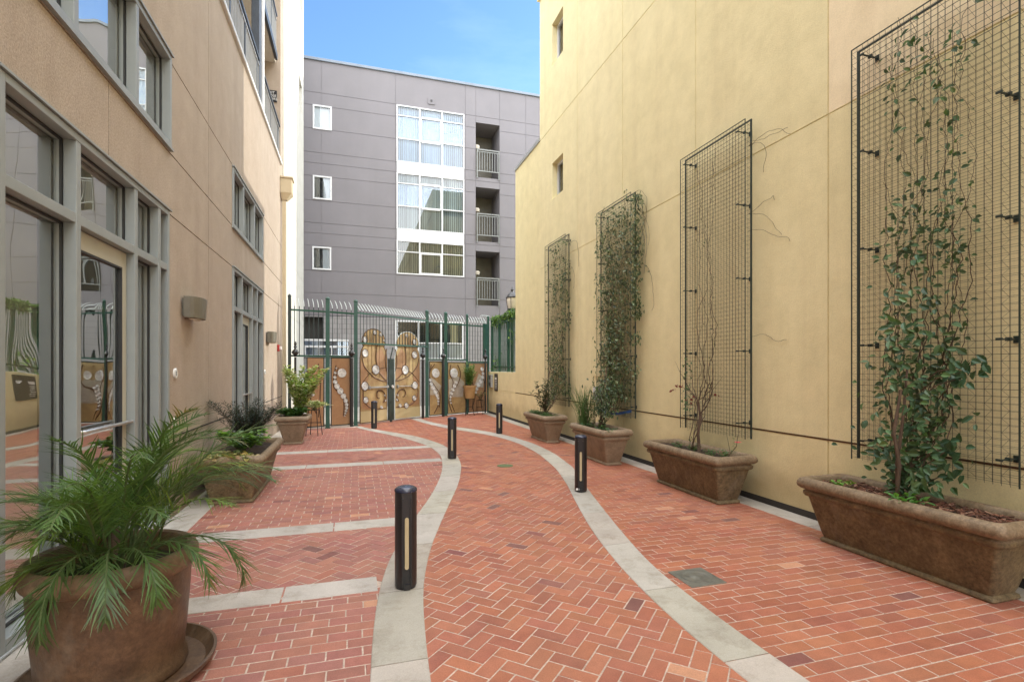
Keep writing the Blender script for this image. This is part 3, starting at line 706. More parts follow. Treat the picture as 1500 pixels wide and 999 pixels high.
blinds(f1, BW[0], (.62,.78,.93), 0, 1.35); blinds(f2, BW[1], (.62,.68,.66), 0, 1.3); blinds(f3, BW[2], (.42,.40,.30), 0, 1.1)
for z0, z1 in ((9.83,10.255),(6.985,7.425)):
    m = MB(); m.box(1.68, 4.55, YG-.022, YG+.01, z0, z1); m.build('spandrel', 'white', gb)
for i, h in enumerate(SW):
    fo = framed(h, 'window', 'white', [], [], w=.06)
    m = MB(); m.box(h[0]+.05,h[1]-.05,YG+.11,YG+.16,h[2]+.05,h[3]-.05); m.build('blind' if i == 0 else 'room', 'blind' if i == 0 else 'intdark', fo)
    if i: 
        m = MB(); m.box(h[0]+.4,h[1]-.07,YG+.08,YG+.1,h[2]+.07,h[3]-.07); m.build('curtain', 'blind', fo)
for h in BO:
    m = MB(); a,b,c,d,e = h; Y1 = YG+1.6
    m.add([(a,YG+1.4,c),(b,YG+1.4,c),(b,YG+1.4,d),(a,YG+1.4,d)], [(0,1,2,3)]); m.add([(a+.02,YG+.02,c+.01),(b-.02,YG+.02,c+.01),(b-.02,YG+1.4,c+.01),(a+.02,YG+1.4,c+.01)], [(0,1,2,3)])
    m.build('recess_back', 'sconce', gb)
    m = MB(); z0, z1 = h[2]+.22, h[2]+1.22; y = YG-.06
    m.box(a+.03,b-.03,y-.02,y+.02,z1-.05,z1); m.box(a+.06,b-.06,y-.015,y+.015,z1-.13,z1-.10); m.box(a+.06,b-.06,y-.015,y+.015,z0+.02,z0+.06); m.box(a+.03,a+.07,y-.02,y+.02,z0-.28,z1-.05); m.box(b-.07,b-.03,y-.02,y+.02,z0-.28,z1-.05)
    x = a+.16
    while x < b-.1: m.box(x-.012,x+.012,y-.01,y+.01,z0+.06,z1-.13); x += .115
    m.build('railing', 'sconce_grey', gb)
    m = MB(); m.lathe([(.11,0),(.13,.1),(.1,.16)], (a+.16,YG+.45,z1+.2), 12); m.build('lamp', 'lampg', gb)
t = MB(); t.box(2.98,3.28,YG-.03,YG-.003,12.88,13.16); t.build('vent_plate', 'grey', gb, bevel=.004)
m = MB(); m.box(3.09,3.17,YG-.05,YG-.03,12.99,13.07); m.build('camera_eye', 'black', gb)
# ground floor glazing
fo = framed(GW, 'window', 'white', [2.58,3.55], [2.66], w=.06, glass='glass2')
m = MB(); m.box(1.66,4.47,YG+.04,YG+.09,2.0,2.62); m.build('lower_panel', 'white', fo)
m = MB(); m.add([(1.5,YG+2.5,1.9),(4.6,YG+2.5,1.9),(4.6,YG+2.5,3.7),(1.5,YG+2.5,3.7),(1.5,YG+.2,1.9),(4.6,YG+.2,1.9),(4.6,YG+.2,3.7),(1.5,YG+.2,3.7)], [(0,1,2,3),(0,1,5,4),(0,3,7,4),(1,2,6,5),(2,3,7,6)]); m.box(3.9,4.4,YG+.3,YG+.5,2.66,3.5); m.build('room', 'intdark', fo)
m = MB(); m.box(4.0,4.3,YG+.2,YG+.28,2.7,3.5); m.build('curtain', 'yellow', fo)
m = MB(); m.box(-2.6,-1.2,YG+.34,YG+.6,2.0,3.7); m.build('recess_back', 'intdark', gb)
m = MB(); m.box(-2.6,-.25,YG-.04,YG+.02,2.42,2.50); m.box(-2.6,-.25,YG-.04,YG+.02,2.68,2.76); m.box(-2.6,-.25,YG-.04,YG+.02,2.04,2.12)
for x in (-1.9,-1.4,-.9,-.28): m.box(x-.02,x+.02,YG-.036,YG+.02,2.12,2.42)
m.build('window', 'white', gb)
m = MB(); m.box(-2.6,-.27,YG+.05,YG+.06,2.12,2.68); m.build('pane', 'glass2', gb); m = MB(); m.box(-2.6,-.27,YG+.15,YG+.18,2.12,2.68); m.build('room_back', surf('blue_grey_blind',(.22,.26,.33)), gb)

# ------------------------------------------------------------------ security fence, gates
def frame(p0, p1):
    p0, p1 = Vector((*p0,0)), Vector((*p1,0)); d = (p1-p0); L = d.length; d.normalize(); n = Vector((d.y,-d.x,0))   # n points to the camera side
    return p0, d, n, L
fn = thing('security_fence', (1.2,15.8,0), 'tall green steel fence with outward curved pickets across the alley', 'fence')
PP = FENCE[1:]
def W3(p0, d, n, s, z, t=0): v = p0+d*s+n*t; return (v.x, v.y, z)
zmid = [1.9,1.9,2.27,1.87,1.87,1.8]
for i in range(len(PP)-1):
    p0, d, n, L = frame(PP[i], PP[i+1]); bot = zmid[i] if i != 2 else 1.95
    m = MB(); k = int(L/.112); tips = MB()
    for j in range(1, k):
        s = L*j/k
        m.tube([W3(p0,d,n,s,2.27 if i == 2 else bot,.05 if i == 2 else 0),W3(p0,d,n,s,3.17,.05 if i == 2 else 0)], .0125, 4)
        tips.tube([W3(p0,d,n,s,3.17,.05 if i == 2 else 0),W3(p0,d,n,s,3.24,-.015),W3(p0,d,n,s,3.32,-.075),W3(p0,d,n,s,3.40,-.16)], [.0125,.0125,.011,.006], 4)
    po = m.build('picket_panel', 'greend', fn); tips.build('picket_tips', 'tip', po)
    c0 = p0+d*(L/2)+n*(.05 if i == 2 else 0)
    for z in ([3.07, zmid[i]] if i != 2 else [3.1, 2.27]):
        m = MB(); m.obox((c0.x,c0.y,z), d, n, (0,0,1), L/2-.03, .016, .022); m.build('rail', 'green', fn)
for i, p in enumerate(PP):
    h = .05 if i in (1,2,3,4) else .036
    m = MB(); m.box(p[0]-h,p[0]+h,p[1]-h,p[1]+h,0,3.39); m.lathe([(h*.9,0),(h*1.25,.01),(h*1.25,.03),(h*.7,.06),(.005,.08)], (p[0],p[1],3.39), 10)
    if i in (1,2,3,4): m.box(p[0]-h-.02,p[0]+h+.02,p[1]-h-.02,p[1]+h+.02,0,.02)
    m.build('post', 'green' if i not in (0,7) else 'greend', fn, bevel=.004)
m = MB(); p0,d,n,L = frame(PP[5],PP[6]); c0 = p0+d*(L*.87); m.obox((c0.x,c0.y,2.55), d, n, (0,0,1), .11, .02, .62); m.build('sheet_panel', 'green', fn, bevel=.004)
m = MB()
for q in range(4):
    pts = []
    for k in range(25):
        a = k/24*2*PI; rr = .13; c = p0+d*(L*(.72+.09*q)); pts.append((c.x+d.x*rr*math.cos(a), c.y+d.y*rr*math.cos(a)-.05*math.sin(a), 3.33+rr*math.sin(a)))
    m.tube(pts, .007, 4)
m.build('coil', 'tip', fn)
# art panels below the fence
def disc_mesh(r_, nring=3):
    m = MB(); pr = [(r_,0),(r_,.012),(r_*.94,.02)]
    for k in range(nring):
        a = .9-.26*k; pr += [(r_*a,.014),(r_*(a-.05),.014),(r_*(a-.1),.021)]
    pr += [(r_*.12,.02),(.001,.026)]; m.lathe(pr, (0,0,0), 26); return m
def put_disc(parent, p0, d, n, s, z, r_, t=.022):
    o = disc_mesh(r_).build('disc', 'disc', None, smooth=False); o.parent = parent
    v = Vector(W3(p0,d,n,s,z,t))-world_loc(parent); o.location = v
    o.rotation_mode = 'QUATERNION'; o.rotation_quaternion = Vector((0,0,1)).rotation_difference(n); return o
def arc(p0, d, n, pts, r_, m, t=.02):
    # smooth curve through control points (Catmull-Rom)
    P = [pts[0]]+list(pts)+[pts[-1]]; out = []
    for i in range(1, len(P)-2):
        for k in range(8):
            u = k/8; a,b,c,e = (Vector(q) for q in P[i-1:i+3])
            q = .5*((2*b)+(c-a)*u+(2*a-5*b+4*c-e)*u*u+(-a+3*b-3*c+e)*u**3); out.append((q.x,q.y))
    out.append(pts[-1]); m.tube([W3(p0,d,n,s,z,t) for s,z in out], r_, 6)
gt = None
p0, d, n, L = frame(PP[2], PP[3]); SC = L/2.906
gate = thing('double_gate', (1.1,15.65,0), 'arched double gate of bronze sheets covered with round silver discs', 'gate')
def leafpoly(a, b):
    w = b-a; pts = [(a,.06),(b,.06),(b,1.86),(b-.03,2.05),(b-.12,2.2),(b-.06,2.3)]
    cx, r1 = (a+b)/2, w/2-.07
    for k in range(13):
        t = PI*k/12; pts.append((cx+r1*math.cos(t)**1 if True else 0, 2.33+.37*math.sin(t)))
    pts += [(a+.06,2.3),(a+.12,2.2),(a+.03,2.05),(a,1.86)]
    return pts
leaves = []
for (a, b, nm) in ((.14,1.14,0),(1.46,2.56,1)):
    pl = leafpoly(a, b); m = MB(); m.prism([(s,z) for s,z in pl], lambda s,z,t: W3(p0,d,n,s,z,t), .004, .02)
    lv = m.build('gate_leaf', 'copper', gate); leaves.append(lv)
    m = MB(); pts = [W3(p0,d,n,s,z,.012) for s,z in pl]; m.tube(pts+[pts[0]], .016, 6); m.build('edge_bar', 'bronze' if nm == 0 else 'tip', lv)
    m = MB(); m.prism([(a+.01,.07),(b-.01,.07),(b-.01,.38),(a+.01,.38)], lambda s,z,t: W3(p0,d,n,s,z,t), .02, .027); m.build('kick_plate', 'band', lv)
    # darker inlay sheets
    m = MB()
    w = b-a
    inl = [[(.02,1.0),(.3,1.25),(.22,1.6),(.02,1.8)],[(.6,1.5),(.95,1.2),(.97,1.85),(.75,2.2),(.6,2.0)],[(.05,.45),(.5,.42),(.3,.6),(.05,.9)]]
    if nm: inl = [[(1-x,z) for x,z in q][::-1] for q in inl]
    for q in inl: m.prism([(a+x*w,z) for x,z in q], lambda s,z,t: W3(p0,d,n,s,z,t), .02, .0235)
    m.build('inlay_sheet', 'copper2', lv)
    m = MB(); f_ = (lambda x: a+x*w) if nm == 0 else (lambda x: b-x*w)
    arc(p0,d,n,[(f_(.06),1.9),(f_(.15),1.62),(f_(.45),1.36),(f_(.75),1.24),(f_(.98),1.2)], .014, m, .026)
    arc(p0,d,n,[(f_(.62),2.25),(f_(.58),1.85),(f_(.66),1.5),(f_(.98),1.22)], .012, m, .028)
    arc(p0,d,n,[(f_(.98),2.15),(f_(.93),1.8),(f_(.98),1.5)], .014, m, .026)
    arc(p0,d,n,[(f_(.1),.95),(f_(.12),.7),(f_(.3),.5),(f_(.6),.42),(f_(.95),.42)], .014, m, .026)
    arc(p0,d,n,[(f_(.6),.85),(f_(.66),.94),(f_(.8),.93),(f_(.9),.84),(f_(.93),.7),(f_(.86),.6)], .018, m, .028)
    arc(p0,d,n,[(f_(.6),.85),(f_(.62),.74),(f_(.7),.72)], .014, m, .028)
    arc(p0,d,n,[(f_(.05),1.15),(f_(.3),1.4),(f_(.6),1.55),(f_(.97),1.6)], .009, m, .026)
    m.build('scroll_bars', 'bronze', lv)
    m = MB()
    for k in (.28,.42,.55,.7): m.tube([W3(p0,d,n,a+k*w,1.3,.022),W3(p0,d,n,a+k*w,2.62-.25*abs(k-.5)*2,.022)], .006, 4)
    m.build('seam_rods', 'bronze', lv)
DL = [(.31,2.0,.105),(.7,1.54,.128),(.3,1.08,.115),(.33,.69,.085),(.92,.46,.045),(.30,2.38,.085),(.67,2.60,.062),(.90,2.55,.05),(1.03,2.38,.04),(.71,.47,.035),(1.07,.65,.035),(1.05,.79,.03)]
DR = [(2.3,2.0,.105),(1.89,1.53,.13),(2.32,1.05,.11),(2.29,.65,.08),(1.94,.44,.08),(1.67,.46,.055),(1.54,.64,.036),(1.56,.78,.036),(2.3,2.40,.08),(1.96,2.58,.055)]
for s,z,r_ in DL: put_disc(leaves[0], p0,d,n, s, z, r_)
for s,z,r_ in DR: put_disc(leaves[1], p0,d,n, s, z, r_)
for lv, DD in ((leaves[0],DL),(leaves[1],DR)):
    for s,z,r_ in DD:
        if r_ > .06:
            m = MB(); m.tube([W3(p0,d,n,s+r_*1.12*math.cos(q*PI/12),z+r_*1.12*math.sin(q*PI/12),.026) for q in range(25)], .009, 5, cap=False); m.build('ring', 'bronze', lv)
for sgn, (sa, sb), lv in ((1,(.42,1.16),leaves[0]),(-1,(1.52,2.2),leaves[1])):
    m = MB(); c0 = p0+d*((sa+sb)/2)+n*.07
    m.obox((c0.x,c0.y,1.04), d, n, (0,0,1), (sb-sa)/2, .012, .022 if sgn > 0 else .01)
    for q in (sa+.03, sb-.03): v = p0+d*q+n*.045; m.obox((v.x,v.y,1.04), d, n, (0,0,1), .018, .03, .05)
    m.build('push_bar', 'silver', lv, bevel=.003)
m = MB(); c0 = p0+d*1.30+n*.02; m.obox((c0.x,c0.y,.96), d, n, (0,0,1), .105, .025, .90); m.tube([W3(p0,d,n,1.3,0,.02),W3(p0,d,n,1.3,.1,.02)], .04, 8)
m.tube([W3(p0,d,n,1.27,1.86,.03),W3(p0,d,n,1.37,2.2,.03)], .02, 6); cp = m.build('centre_post', 'greend', gate, bevel=.004)
put_disc(cp, p0,d,n, 1.34, 1.04, .05, .05)
# panels at the sides
def side_panel(i, s0, s1, z1, spine, big, mat, pale=None, bigring=False):
    p0, d, n, L = frame(PP[i], PP[i+1])
    mid = p0+d*((s0+s1)/2)
    t = thing('art_panel', (mid.x,mid.y,0), spine[1], 'art panel', None)
    m = MB(); m.prism([(s0,.06),(s1,.06),(s1,z1),(s0,z1)], lambda s,z,t_: W3(p0,d,n,s,z,t_), .0, .015); m.build('sheet', mat, t)
    m = MB()
    for z in (.06, z1): m.tube([W3(p0,d,n,s0,z,.01),W3(p0,d,n,s1,z,.01)], .018, 4)
    for s in (s0, s1): m.tube([W3(p0,d,n,s,.06,.01),W3(p0,d,n,s,z1,.01)], .018, 4)
    m.build('frame', 'greend', t)
    if pale:
        m = MB(); m.prism(pale, lambda s,z,t_: W3(p0,d,n,s,z,t_), .015, .02); m.build('pale_sheet', 'sheet', t)
    m = MB(); arc(p0,d,n,spine[0],.014,m,.022)
    if len(spine) > 2: arc(p0,d,n,spine[2],.014,m,.022)
    m.build('scroll_bars', 'bronze', t)
    pts = spine[0]; k = len(pts)
    for s,z,r_ in spine[3]: put_disc(t, p0,d,n, s, z, r_, .02)
    if big: put_disc(t, p0,d,n,*big,.02)
side_panel(1, .09, .62, 1.86, ([(.22,1.66),(.15,1.35),(.18,1.05),(.38,.88),(.44,.6),(.42,.3)],
    'bronze panel left of the double gate with a tail of shrinking silver discs', [(.28,1.6),(.22,1.35),(.27,1.12),(.5,.8),(.56,.55),(.46,.3)],
    [(.22,1.58,.022),(.19,1.46,.035),(.18,1.34,.045),(.19,1.22,.06),(.24,1.10,.075),(.33,.97,.085),(.42,.83,.075),(.48,.71,.06),(.51,.6,.05),(.51,.51,.042),(.49,.43,.035),(.47,.36,.026),(.45,.3,.02)]), (.38,1.45,.12), 'copper2')
side_panel(0, .42, .84, 1.86, ([(.5,1.6),(.6,1.2),(.5,.8),(.65,.4)], 'bronze panel at the left end of the fence half hidden behind a shrub', [(.7,1.7),(.75,1.1),(.7,.3)],
    [(.55,1.3,.05),(.6,1.1,.06),(.55,.9,.05)]), None, 'copper2')
side_panel(3, .09, .60, 1.80, ([(.16,1.7),(.08,1.35),(.16,1.05),(.38,.8),(.46,.45),(.28,.12)],
    'bronze panel directly right of the double gate with one large silver disc', [(.30,1.72),(.12,1.5),(.11,1.25),(.3,1.0),(.5,.72),(.48,.3)],
    [(.11,1.2,.05),(.15,1.08,.065),(.22,.95,.08),(.31,.82,.08),(.38,.7,.065),(.42,.6,.05),(.43,.5,.04),(.43,.41,.03)]), (.33,1.42,.15), 'copper', [(.12,.72),(.40,.70),(.57,1.0),(.3,1.2),(.12,1.3)])
side_panel(4, .08, .86, 1.78, ([(.50,1.7),(.62,1.4),(.5,1.05),(.28,.8),(.2,.5),(.36,.12)],
    'bronze panel with pale sheet and silver discs behind the potted bamboo', [(.2,1.7),(.16,1.4),(.3,1.1),(.2,.8),(.12,.45),(.24,.12)],
    [(.42,1.1,.06),(.35,.98,.07),(.28,.86,.07),(.22,.74,.06),(.18,.62,.045),(.17,.52,.035),(.2,.42,.03)]), (.33,1.42,.16), 'copper', [(.12,.62),(.72,.6),(.8,1.1),(.45,1.35),(.12,1.2)])
side_panel(5, .06, .90, 1.76, ([(.85,1.7),(.7,1.3),(.8,.9),(.6,.5),(.66,.1)],
    'brown bronze panel at the right end of the fence next to the low wall', [(.3,1.7),(.2,1.2),(.35,.7),(.2,.15)],
    [(.68,1.4,.055),(.66,1.26,.07),(.58,1.12,.08),(.48,1.0,.085),(.4,.86,.07),(.36,.74,.05)]), (.64,1.55,.07), 'copper2', [(.3,.95),(.7,.9),(.74,1.25),(.5,1.4)])
# black posts with ball finials
for k, ((x,y), lab) in enumerate((((-1.45,14.05),'black post with ball finial at the far left behind the shrub'),((-.09,14.56),'black post with ball finial just left of the double gate'),((2.06,16.36),'black post with ball finial at the right side of the double gate'),((2.78,16.8),'black post with ball finial between the two panels right of the gate'),((4.42,17.64),'black post with ball finial at the corner by the low wall'))):
    t = thing('finial_post', (x,y,0), lab, 'post', 'black finial posts in front of the fence')
    m = MB(); m.tube([(x,y,0),(x,y,1.86)], .045 if k in (1,2,3) else .028, 12); m.build('shaft', 'black', t, smooth=True)
    m = MB(); m.lathe([(.03,-.1),(.045,-.08),(.03,-.06),(.06,-.035),(.085,0),(.085,.03),(.06,.07),(.03,.09),(.02,.12),(.045,.15),(.02,.18),(.035,.23),(.02,.27),(.003,.3)], (x,y,1.97), 16); m.build('ball_finial', 'black', t, smooth=True)

# fence on the low wall, with climbing greenery and a lantern behind
lfn = thing('wall_fence', (4.67,16.1,1.46), 'dark green picket fence standing on the low yellow wall', 'fence')
m = MB(); y = 14.62
while y < 17.7: m.tube([(4.67,y,1.47),(4.67,y,3.2)], .011, 4); y += .105
m.build('picket_panel', 'green', lfn)
for z in (1.6,3.08):
    m = MB(); m.box(4.65,4.69,14.56,17.7,z,z+.04); m.build('rail', 'green', lfn)
for y in (14.62,15.6,16.65,17.66):
    m = MB(); m.box(4.635,4.705,y-.035,y+.035,1.465,3.36); m.build('post', 'green', lfn)

# ------------------------------------------------------------------ lantern
t = thing('lamp_post', (4.83,15.73,0), 'black street lantern with frosted globe behind the low wall', 'street lamp')
X_, Y_ = 4.83, 15.73
m = MB(); m.lathe([(.09,0),(.10,.1),(.05,.3),(.045,3.15),(.07,3.2),(.05,3.26),(.10,3.34),(.14,3.42),(.16,3.46),(.16,3.49)], (X_,Y_,0), 16); m.build('pole', 'greend', t, smooth=True)
m = MB(); m.lathe([(.13,0),(.17,.12),(.185,.25),(.18,.35)], (X_,Y_,3.49), 20); m.build('lamp_glass', 'lampg', t, smooth=True)
m = MB(); m.lathe([(.20,0),(.205,.025),(.17,.08),(.10,.16),(.05,.2),(.04,.24),(.055,.27),(.02,.3),(.012,.36),(.002,.40)], (X_,Y_,3.83), 20)
for k in range(6):
    a = k*PI/3; m.tube([(X_+.145*math.cos(a),Y_+.145*math.sin(a),3.48),(X_+.19*math.cos(a),Y_+.19*math.sin(a),3.72),(X_+.19*math.cos(a),Y_+.19*math.sin(a),3.84)], .008, 4)
m.build('lamp_cap', 'black', t, smooth=True)

# ------------------------------------------------------------------ bollards
def bollard():
    t = thing('bollard_light', (0,0,0), '', 'bollard', 'black bollard lights along the walkway')
    n = 10; m = MB(); r_ = .078
    prof = []
    # body with a vertical channel on the camera side (-y)
    vs = []; pts = []
    for k in range(40):
        a = 2*PI*k/40; rr = r_
        dd = abs((a+PI/2+PI) % (2*PI)-PI)          # angle away from -y
        if dd < .32: rr = r_*math.cos(.32)/max(math.cos(dd),.1)*.93
        elif abs(dd-.40) < .06: rr = r_*1.0
        pts.append((rr*math.cos(a), rr*math.sin(a)))
    for z in (.02,.688): vs += [(x,y,z) for x,y in pts]
    m.add(vs, [(i,(i+1)%40,(i+1)%40+40,i+40) for i in range(40)]+[tuple(range(39,-1,-1)),tuple(range(40,80))])
    m.box(-.034,-.024,-.082,-.060,.02,.65); m.box(.024,.034,-.082,-.060,.02,.65)
    m.build('body', 'black', t)
    m = MB(); m.lathe([(.080,0),(.081,.008),(.078,.018),(.06,.030),(.032,.038),(.001,.040)], (0,0,.688), 32); m.build('cap', MT['cap'], t, smooth=True)
    m = MB(); k = 8; pl = [(.0135*math.cos(PI*i/k),.5+.0135*math.sin(PI*i/k)) for i in range(k+1)]+[(-.0135*math.cos(PI*i/k),.16-.0135*math.sin(PI*i/k)) for i in range(k+1)]
    m.prism(pl, lambda s,z,t_: (s,-t_,z), .060, .0735); m.build('lens', 'lens', t)
    m = MB(); m.lathe([(.072,0),(.072,.02)], (0,0,.003), 24); m.box(-.02,.02,-.083,-.066,.005,.045); m.build('base', 'black', t)
    return t
MT['cap'] = surf('blue_black_cap', (.02,.025,.05), (.03,.035,.06), 9, .25, spec=.6)
B0 = bollard()
for k, (x, y, lab) in enumerate(((.35,3.75,'nearest and largest black bollard light with a tan lens strip'),(1.62,8.85,'black bollard on the inside of the left concrete band at mid distance'),(2.76,6.0,'black bollard on the right concrete band with a white sticker near its foot'),(3.33,11.9,'black bollard on the right concrete band nearest the low wall'),(.48,13.9,'farthest black bollard standing directly before the double gate'))):
    o = B0 if k == 0 else copy_tree(B0)
    o.location = (x,y,.004); o['label'] = lab; o.rotation_euler.z = math.atan2(-x, y)*1.0 + (.10 if k == 0 else 0)
    if k == 2:
        m = MB(); m.box(-.06,-.02,-.0795,-.0785,.03,.055); s = m.build('sticker', 'signw', None); s.parent = o

# ------------------------------------------------------------------ planters
def rrect(hx, hy, r_, n=4):
    pts = []
    for cx, cy, a0 in ((hx-r_,hy-r_,0),(-hx+r_,hy-r_,PI/2),(-hx+r_,-hy+r_,PI),(hx-r_,-hy+r_,3*PI/2)):
        for k in range(n+1): a = a0+PI/2*k/n; pts.append((cx+r_*math.cos(a), cy+r_*math.sin(a)))
    return pts
def planter(name, x0, x1, y0, y1, h, label, mat, group=None, ins=.15, mulch=False, grp=None):
    cx, cy = (x0+x1)/2, (y0+y1)/2; hx, hy = (x1-x0)/2, (y1-y0)/2
    t = thing(name, (cx,cy,0), label, 'planter', grp)
    H = h; S = h/.57
    prof = [(ins+.03,0),(ins-.005,.0),(ins-.012,.012),(ins-.008,.028),(ins+.012,.04),(ins+.0,.07),(.075,.385),(.068,.395),(.046,.402),(.036,.418),(.036,.440),(.05,.455),(.052,.462),(.022,.468),(.004,.485),(-.001,.508),(.004,.535),(.018,.555),(.04,.566),(.065,.563),(.082,.548),(.088,.52),(.092,.49)]
    m = MB(); vs = []; nn = None
    for (i_, z) in prof:
        pr = rrect(hx-i_, hy-i_, .03 if z < .39 else .05); nn = len(pr); vs += [(cx+a, cy+b, z*S) for a, b in pr]
    k = len(prof); fs = [(i*nn+j, i*nn+(j+1)%nn, (i+1)*nn+(j+1)%nn, (i+1)*nn+j) for i in range(k-1) for j in range(nn)]+[tuple(range(nn-1,-1,-1))]
    cut = 10*nn
    m.add(vs[:11*nn], fs[:10*nn]+[fs[-1]]); m.build('tub', mat, t, smooth=True)
    m = MB(); m.add(vs[10*nn:], [tuple(q-10*nn for q in f) for f in fs[10*nn:-1]]); m.build('rim', 'terra_rim' if mat == 'terra' else mat, t, smooth=True)
    m = MB(); zz = .497*S; nx, ny = 8, 22
    vs = []; r = random.Random(int(y0*100))
    for j in range(ny+1):
        for i in range(nx+1):
            vs.append((cx+(hx-.088)*(2*i/nx-1), cy+(hy-.088)*(2*j/ny-1), zz+r.uniform(-.012,.014)+.015*math.sin(i*PI/nx)))
    m.add(vs, [(j*(nx+1)+i, j*(nx+1)+i+1, (j+1)*(nx+1)+i+1, (j+1)*(nx+1)+i) for j in range(ny) for i in range(nx)], (.75,.8,.8))
    m.build('soil', 'soil', t)
    if mulch:
        m = MB()
        for k in range(900):
            p = (cx+r.uniform(-1,1)*(hx-.10), cy+r.uniform(-1,1)*(hy-.10), zz+.012+r.uniform(0,.02))
            a = r.uniform(0,PI); dx = Vector((math.cos(a),math.sin(a),r.uniform(-.35,.35))).normalized(); up = Vector((r.uniform(-.4,.4),r.uniform(-.4,.4),1))
            dy = dx.cross(up).normalized(); dz = dy.cross(dx)
            k_ = r.uniform(.5,1.5); c = r.choice([(.16,.07,.04),(.22,.10,.06),(.10,.045,.03),(.30,.17,.11),(.13,.05,.03)])
            m.obox(p, dx, dy, dz, r.uniform(.012,.045), r.uniform(.003,.009), r.uniform(.0015,.004), tuple(q*k_ for q in c))
        m.build('bark_chips', 'mulch', t)
    return t, zz
GP = 'rectangular stone planters along the yellow wall'
P1, z1 = planter('rectangular_planter', 3.92,4.50,2.18,3.80,.575,'large brown planter filled with bark mulch nearest on the right','terra',mulch=True,grp=GP)
P2, z2 = planter('rectangular_planter', 3.86,4.46,4.80,6.36,.575,'brown planter with dark soil and a bare trunk, second from the right','terra',grp=GP)
P3, z3 = planter('rectangular_planter', 3.74,4.32,7.33,8.66,.59,'grey brown planter below the densest trellis, with a blue ribbon behind','terra2',grp=GP)
P4, z4 = planter('rectangular_planter', 3.72,4.30,9.95,11.28,.585,'grey brown planter farthest along the yellow wall','terra2',grp=GP)
P5, z5 = planter('rectangular_planter', -1.76,-1.0,6.50,8.22,.57,'brown planter against the tan wall holding a dark feathery shrub','terra')
P6, z6 = planter('square_planter', -1.58,-.90,11.35,12.1,.59,'square brown planter at the far left before the fence','terra2',ins=.16)

# big round pot and saucer
PX, PY = -1.17, 3.08
PS = .955
def sc(pr): return [(r_*PS, z*1.04) for r_, z in pr]
t = thing('saucer', (PX,PY,0), 'wide brown saucer under the big round palm pot', 'saucer')
m = MB(); m.lathe([(.33,.004),(.385,.01),(.42,.05),(.425,.07),(.41,.072),(.40,.055),(.37,.022),(.02,.02)], (PX+.03,PY,.003), 56); m.build('dish', 'potbrown', t, smooth=True)
pot = thing('round_pot', (PX,PY,.02), 'big round brown glazed pot holding a palm in the left foreground', 'pot')
m = MB(); m.lathe(sc([(.27,0),(.325,.0),(.335,.02),(.328,.05),(.318,.07),(.322,.12),(.335,.25),(.347,.40),(.352,.49),(.352,.495)]), (PX,PY,.028), 64); m.build('body', 'potbrown', pot, smooth=True)
m = MB(); m.lathe(sc([(.352,0),(.372,.012),(.386,.04),(.386,.07),(.372,.098),(.352,.108),(.330,.100),(.318,.075),(.312,.02),(.31,-.08)]), (PX,PY,.54), 64); m.build('rim', 'potrim', pot, smooth=True)
m = MB(); m.lathe(sc([(.315,-.02),(.315,0),(.2,.02),(.01,.03)]), (PX,PY,.545), 32); m.build('soil', 'soil', pot)

